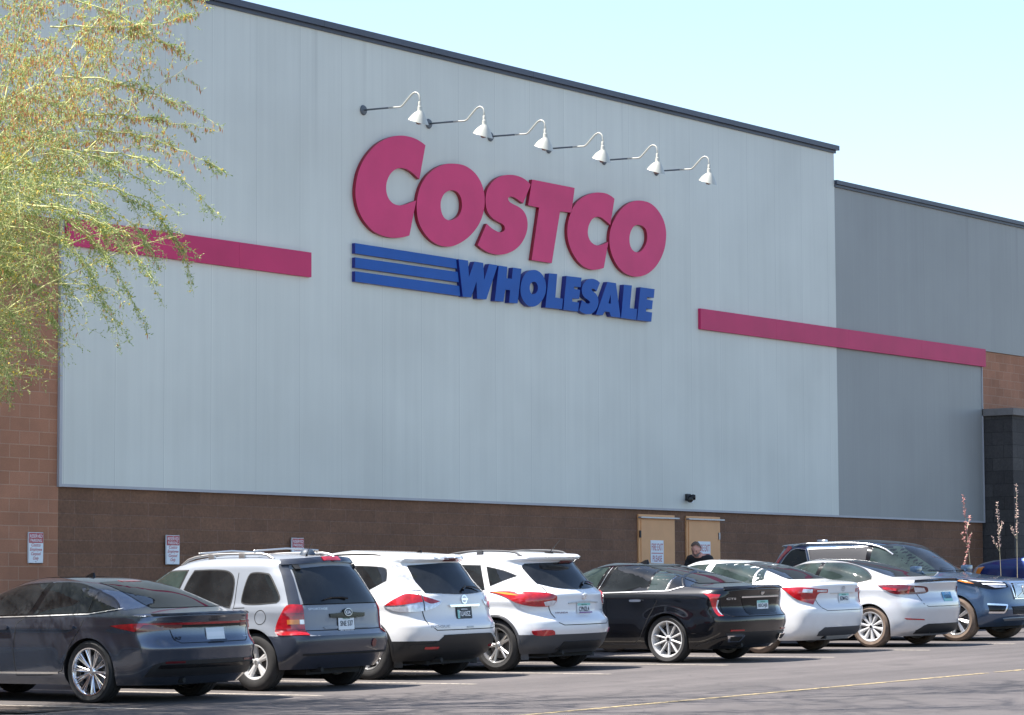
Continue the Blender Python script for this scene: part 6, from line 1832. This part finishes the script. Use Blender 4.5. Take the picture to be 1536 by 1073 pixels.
    tk = mesh('trunk', [v for v in m.v], m.f, bark)
    targets = [(2.3,-.3,4.2,1),(2.4,.3,3.0,0),(2.9,-.4,5.0,1),(1.9,.6,5.6,1),(.6,-2.2,4.6,1),(-1.6,-1.0,3.8,1),(2.6,0,3.8,0),(1.3,-2.2,5.4,1),(2.4,-1.0,6.2,1),
               (3.4,-.7,6.4,1),(2.2,-.6,5.0,1)]
    for tx, ty, tz, hi in targets:
        d = Vector((tx, ty, tz-.6)); ln = d.length*.80
        branch(fork+Vector((R(.05),R(.05),0)), d+Vector((0,0,.8)), ln, 0, .040, (.70, .10) if hi else (.10, .22))
    # high limbs that reach out over the lane, well above the cars
    for path in ([(.3,-.3,5.5),(.6,-1.2,9.7),(2.4,-2.8,10.6),(4.6,-4.4,10.9),(6.6,-5.6,10.9)], [(.3,-.3,5.5),(0,-2.0,9.6),(.8,-4.2,10.4),(2.2,-6.0,10.7),(3.6,-7.4,10.8)],
                 [(.4,-.2,5.5),(1.0,-.6,9.8),(3.4,-1.8,10.8),(5.8,-3.2,11.3),(7.4,-4.6,11.3)], [(0,-.4,5.5),(-.8,-2.6,9.2),(-1.0,-5.0,9.9),(-.6,-7.2,10.2)]):
        P = [fork]+[O+Vector(q) for q in path]; pts = []
        for i in range(len(P)-1):
            for k in range(4): pts.append(P[i].lerp(P[i+1], k/4)+Vector((R(.06), R(.06), R(.06))))
        pts.append(P[-1]); n = len(pts)-1
        tr.tube(pts, [.06-.05*i/n for i in range(n+1)], 7, cap=False)
        for i in range(8, n+1):
            for k in range(3):
                t = (pts[i]-pts[i-1]).normalized()
                branch(pts[i], t*.6+Vector((R(1), R(1), .25+R(.3))), rnd.uniform(1.2, 1.9), 2, .012, (.1, .1))
    # long weeping sprays under the crown: (across, height) pairs measured from the lot axis
    def at(u, z, dep): return Vector((.8056*dep+.5925*u, .5925*dep-.8056*u, z))
    for (u0, z0, u1, z1) in ((-5.07,5.9,-4.65,4.69),(-4.84,6.0,-4.17,4.62),(-4.08,6.3,-3.72,5.15),(-4.4,6.1,-4.05,5.3),(-5.67,5.1,-5.37,4.2),(-5.83,4.9,-5.71,3.78),(-5.4,5.7,-5.05,4.95),
                             (-4.1,6.9,-3.40,6.5),(-4.2,7.1,-3.45,7.0),(-4.3,7.9,-3.6,8.1),(-4.2,8.6,-3.65,8.3),(-5.2,6.2,-4.6,5.4),(-4.6,5.9,-4.3,5.3),(-5.5,5.4,-5.2,4.6),(-4.9,6.1,-4.4,5.6),(-4.5,6.6,-3.8,5.9),(-4.3,6.3,-3.75,5.5),(-4.5,5.9,-3.95,4.9),(-4.0,6.6,-3.35,5.9),(-4.8,5.7,-4.45,4.4),(-4.2,7.4,-3.3,6.9),(-4.6,8.3,-3.7,7.6)):
        u0 += .18; u1 += .12
        dep = rnd.uniform(31.8, 33.0)
        a = at(u0-1.0, z0+.15, dep); b = at(u0, z0+.10, dep); c = at(u1, z1, dep-.2)
        pts = []
        for i in range(15):
            q = i/14; pts.append(a*(1-q)**2+b*2*q*(1-q)+c*q*q+Vector((R(.03), R(.03), R(.02))))
        tw.tube(pts, [.010-.0006*i for i in range(15)], 4, cap=False)
        foliage(pts[1:], 55, .08 if z1 < 6.4 else .55, .10)
        for k in range(7):
            i = rnd.randint(4, 12); d = (pts[i+1]-pts[i]).normalized()+Vector((R(.6), R(.6), R(.5)))
            sp, _ = grow(pts[i], d, rnd.uniform(.15,.38), 4, -.2, .15)
            tw.tube(sp, [.004,.004,.003,.002,.002], 3, cap=False); foliage(sp, 75, .08 if z1 < 6.4 else .5, .08)
    inv = Matrix.Translation(-O)
    tk.data.transform(inv); tk.parent = root
    def put(mb, name, mat, par):
        v = np.array([tuple(a) for a in mb.v], dtype=np.float32)-np.array(base, dtype=np.float32)
        return mesh(name, v.tolist(), mb.f, mat, par)
    lb = put(tr, 'limbs', bark, root)
    cr = put(L, 'crown', leafm, root)
    put(tw, 'twigs', twigm, cr); put(Pd, 'seed_pods', podm, cr); put(Fl, 'flowers', flow, cr)
    print('TREE', len(L.f), len(Pd.f), len(Fl.f))
    return root

def build_stalk(x, y, top, lean, label, red=False, seed=1, arms=2, curve=0):
    rnd = random.Random(seed)
    stem = simple('stalk_stem', (0.34, 0.30, 0.20), 0.7) if 'stalk_stem' not in D.materials else D.materials['stalk_stem']
    fm = D.materials.get('coral_bud') or simple('coral_bud', (0.60, 0.27, 0.24), 0.6, var=.3, vscale=40)
    pm = D.materials.get('pale_bud') or simple('pale_bud', (0.60, 0.42, 0.36), 0.6, var=.3, vscale=40)
    g = gz(x)
    r = empty('flower_stalk', (x, y, g)); tag(r, label, 'plant', 'tall flower stalks beyond the blue SUV')
    H = top-g
    pts = [(lean*(i/8)**1.5+curve*math.sin(i/8*PI), 0, H*i/8) for i in range(9)]
    m = MB(); m.tube(pts, [.011-.0009*i for i in range(9)], 6)
    def along(pts, a, b, dens, mb):
        for _ in range(dens):
            q = rnd.uniform(a, b)*(len(pts)-1); i = min(len(pts)-2, int(q)); c = Vector(pts[i]).lerp(Vector(pts[i+1]), q-i)
            d = Vector((rnd.uniform(-1,1), rnd.uniform(-1,1), rnd.uniform(0,1))).normalized()
            mb.tube([c, c+d*.02, c+d*.045], [.003,.0085,.003], 5)
    bud = MB(); along(pts, .66, 1.0, 60, bud)
    for k in range(arms):
        i = 5+k % 2; c = Vector(pts[i]); s = 1 if k % 2 else -1
        ap = [c, c+Vector((s*.10,.02,.10)), c+Vector((s*.22,.03,.28))]
        m.tube(ap, [.009,.008,.005], 5); along(ap, .4, 1, 14, bud)
    m.build('stem', stem, r); bud.build('flower_buds', fm if red else pm, r)
    # basal leaves
    lv = MB()
    for k in range(38):
        a = rnd.uniform(0, 2*PI); l = rnd.uniform(.45,.8)
        d = Vector((math.cos(a), math.sin(a), 0))
        p = [d*(l*q*.55)+Vector((0,0,l*(q*1.1-.45*q*q)*1.2)) for q in (0,.35,.7,1)]
        lv.tube(p, [.008,.008,.006,.002], 4)
    lv.build('leaves', D.materials.get('grey_green_leaf') or simple('grey_green_leaf', (0.10, 0.14, 0.09), 0.6, var=.2), r)
    return r
def car_pickup(X, Yfront):
    sp = dict(L=5.8, H=1.90, z0=0.38, wheels=[(1.2, .40, .46), (4.80, .40, .46)], zsplit=[],
        xr=T((.38,.12),(.6,.0),(1.0,.04),(1.36,.03),(1.40,.12),(1.405,1.2),(1.41,2.05),(1.6,2.15),(1.8,2.28),(1.86,2.6),(1.90,3.0)),
        xf=T((.38,5.65),(.6,5.8),(1.0,5.8),(1.15,5.77),(1.25,5.68),(1.33,5.40),(1.38,5.0),(1.43,4.45),(1.46,4.25),(1.6,4.02),(1.8,3.68),(1.86,3.4),(1.90,3.05)),
        w=T((.38,.94),(.6,.99),(1.0,1.0),(1.18,.99),(1.30,.94),(1.38,.89),(1.46,.86),(1.65,.80),(1.8,.73),(1.87,.6),(1.90,.3)),
        cr=T((.38,.25),(1.9,.4)), nr=T((.38,3.6),(1.9,3)), cf=T((.38,.4),(1.2,.5),(1.45,.8),(1.9,.8)), nf=T((.38,3.2),(1.9,2.6)), taper_r=.01, taper_f=.03, flare=.03)
    wh = dict(Rt=.40, W=.275, Rr=.25, track=.86, rim='satin', design=spokes(6, .07, .06, .03), spin=.1)
    e, b = car_base('parked_pickup', 'bright blue pickup beyond the flower stalks at the right edge', 'pickup', X, Yfront-5.8+1.2, sp, P_blue2, wh, group=GROUP)
    windows(e, b, [smooth_poly([(2.30,1.47,1),(3.05,1.46,1),(3.05,1.79,1),(2.42,1.78,1)], 3), smooth_poly([(3.13,1.46,1),(4.02,1.47,1),(3.62,1.75),(3.45,1.80,1),(3.13,1.80,1)], 3)], 'black', 'glass')
    patch('windscreen', M['glass'], e, smooth_poly([(-.72,1.49,1),(.72,1.49,1),(.62,1.82,1),(-.62,1.82,1)], 3), b.front(), .006, .004)
    patch('rear_window', M['glass'], e, smooth_poly([(-.66,1.46,1),(.66,1.46,1),(.56,1.78,1),(-.56,1.78,1)], 3), b.rear(), .006, .004)
    patch('grille', M['gloss_black'], e, smooth_poly([(-.60,1.12,1),(.60,1.12,1),(.56,.78,1),(-.56,.78,1)], 3), b.front(), .012, .014)
    for sg in (1, -1):
        W = b.wrap(sg, 'front')
        l = patch('headlight', M['lens_clear'], e, smooth_poly([(.66,.98,1),(.66,1.16,1),(1.12,1.205,1),(1.10,1.0,1)], 3), W, .014, .016)
        patch('side_marker', M['lens_amber'], l, smooth_poly([(1.02,1.02,1),(1.02,1.18,1),(1.16,1.20,1),(1.12,1.02,1)], 3), W, .019, .004)
        patch('tail_light', M['lens_red'], e, rect(.86, 1.06, .95, 1.32), b.wrap(sg), .012, .012)
        f = b.side(sg)
        stroke('fender_seam', M['gap'], e, [[(4.25,1.42),(4.25,1.1),(4.22,.8)]], f, .010)
    return e
# ================================================================ ASSEMBLE
car_fastback()
car_old_suv()
car_white_rogue()
car_white_tucson()
car_black_sedan()
car_white_sedan()
car_pale_sedan()
car_blue_suv()
car_pickup(57.0, 28.9)
# far trees across the lot, behind the camera: they show in the paintwork
def tree_belt():
    rnd = random.Random(4); m = MB()
    for k in range(150):
        x = -150+k*2.6+rnd.uniform(-1, 1); y = -75+rnd.uniform(-5, 5); h = rnd.uniform(3.5, 7.5); rr = rnd.uniform(2.2, 3.6); g = gz(x)
        for j in range(26):
            d = Vector((rnd.gauss(0,1), rnd.gauss(0,1), rnd.gauss(0,.8))).normalized(); c = Vector((x, y, g+h*.6))+Vector((d.x*rr, d.y*rr, d.z*h*.42)); s = rnd.uniform(.5, 1.2)
            a = d.orthogonal().normalized()*s; b = d.cross(a).normalized()*s
            m.add([c-a-b*.6, c+a-b, c+a*.7+b, c-a+b*.8], [(0,1,2,3)])
    o = m.build('distant_trees', simple('far_foliage', (0.05, 0.075, 0.035), .9, var=.3, vscale=.4)); tag(o, 'belt of dark green trees across the parking lot', 'trees', kind='stuff')
tree_belt()
build_person((45.25, 28.95, gz(45.25)), math.radians(195))
build_tree((21.5, 25.2, gz(21.5)))
build_stalk(50.3, 26.0, 3.62, -.38, 'pink flower stalk, leftmost of the tall ones, in front of the dark panel corner', True, 3, 2)
build_stalk(51.5, 26.0, 3.49, -.16, 'middle flower stalk with two side arms against the charcoal pier', False, 5, 2)
build_stalk(52.15, 26.0, 3.88, .05, 'tallest flower stalk, rightmost, in front of the charcoal pier', False, 7, 1)
build_stalk(49.5, 26.0, 2.90, .75, 'short coral red flower stalk leaning right behind the blue SUV bonnet', True, 9, 0)
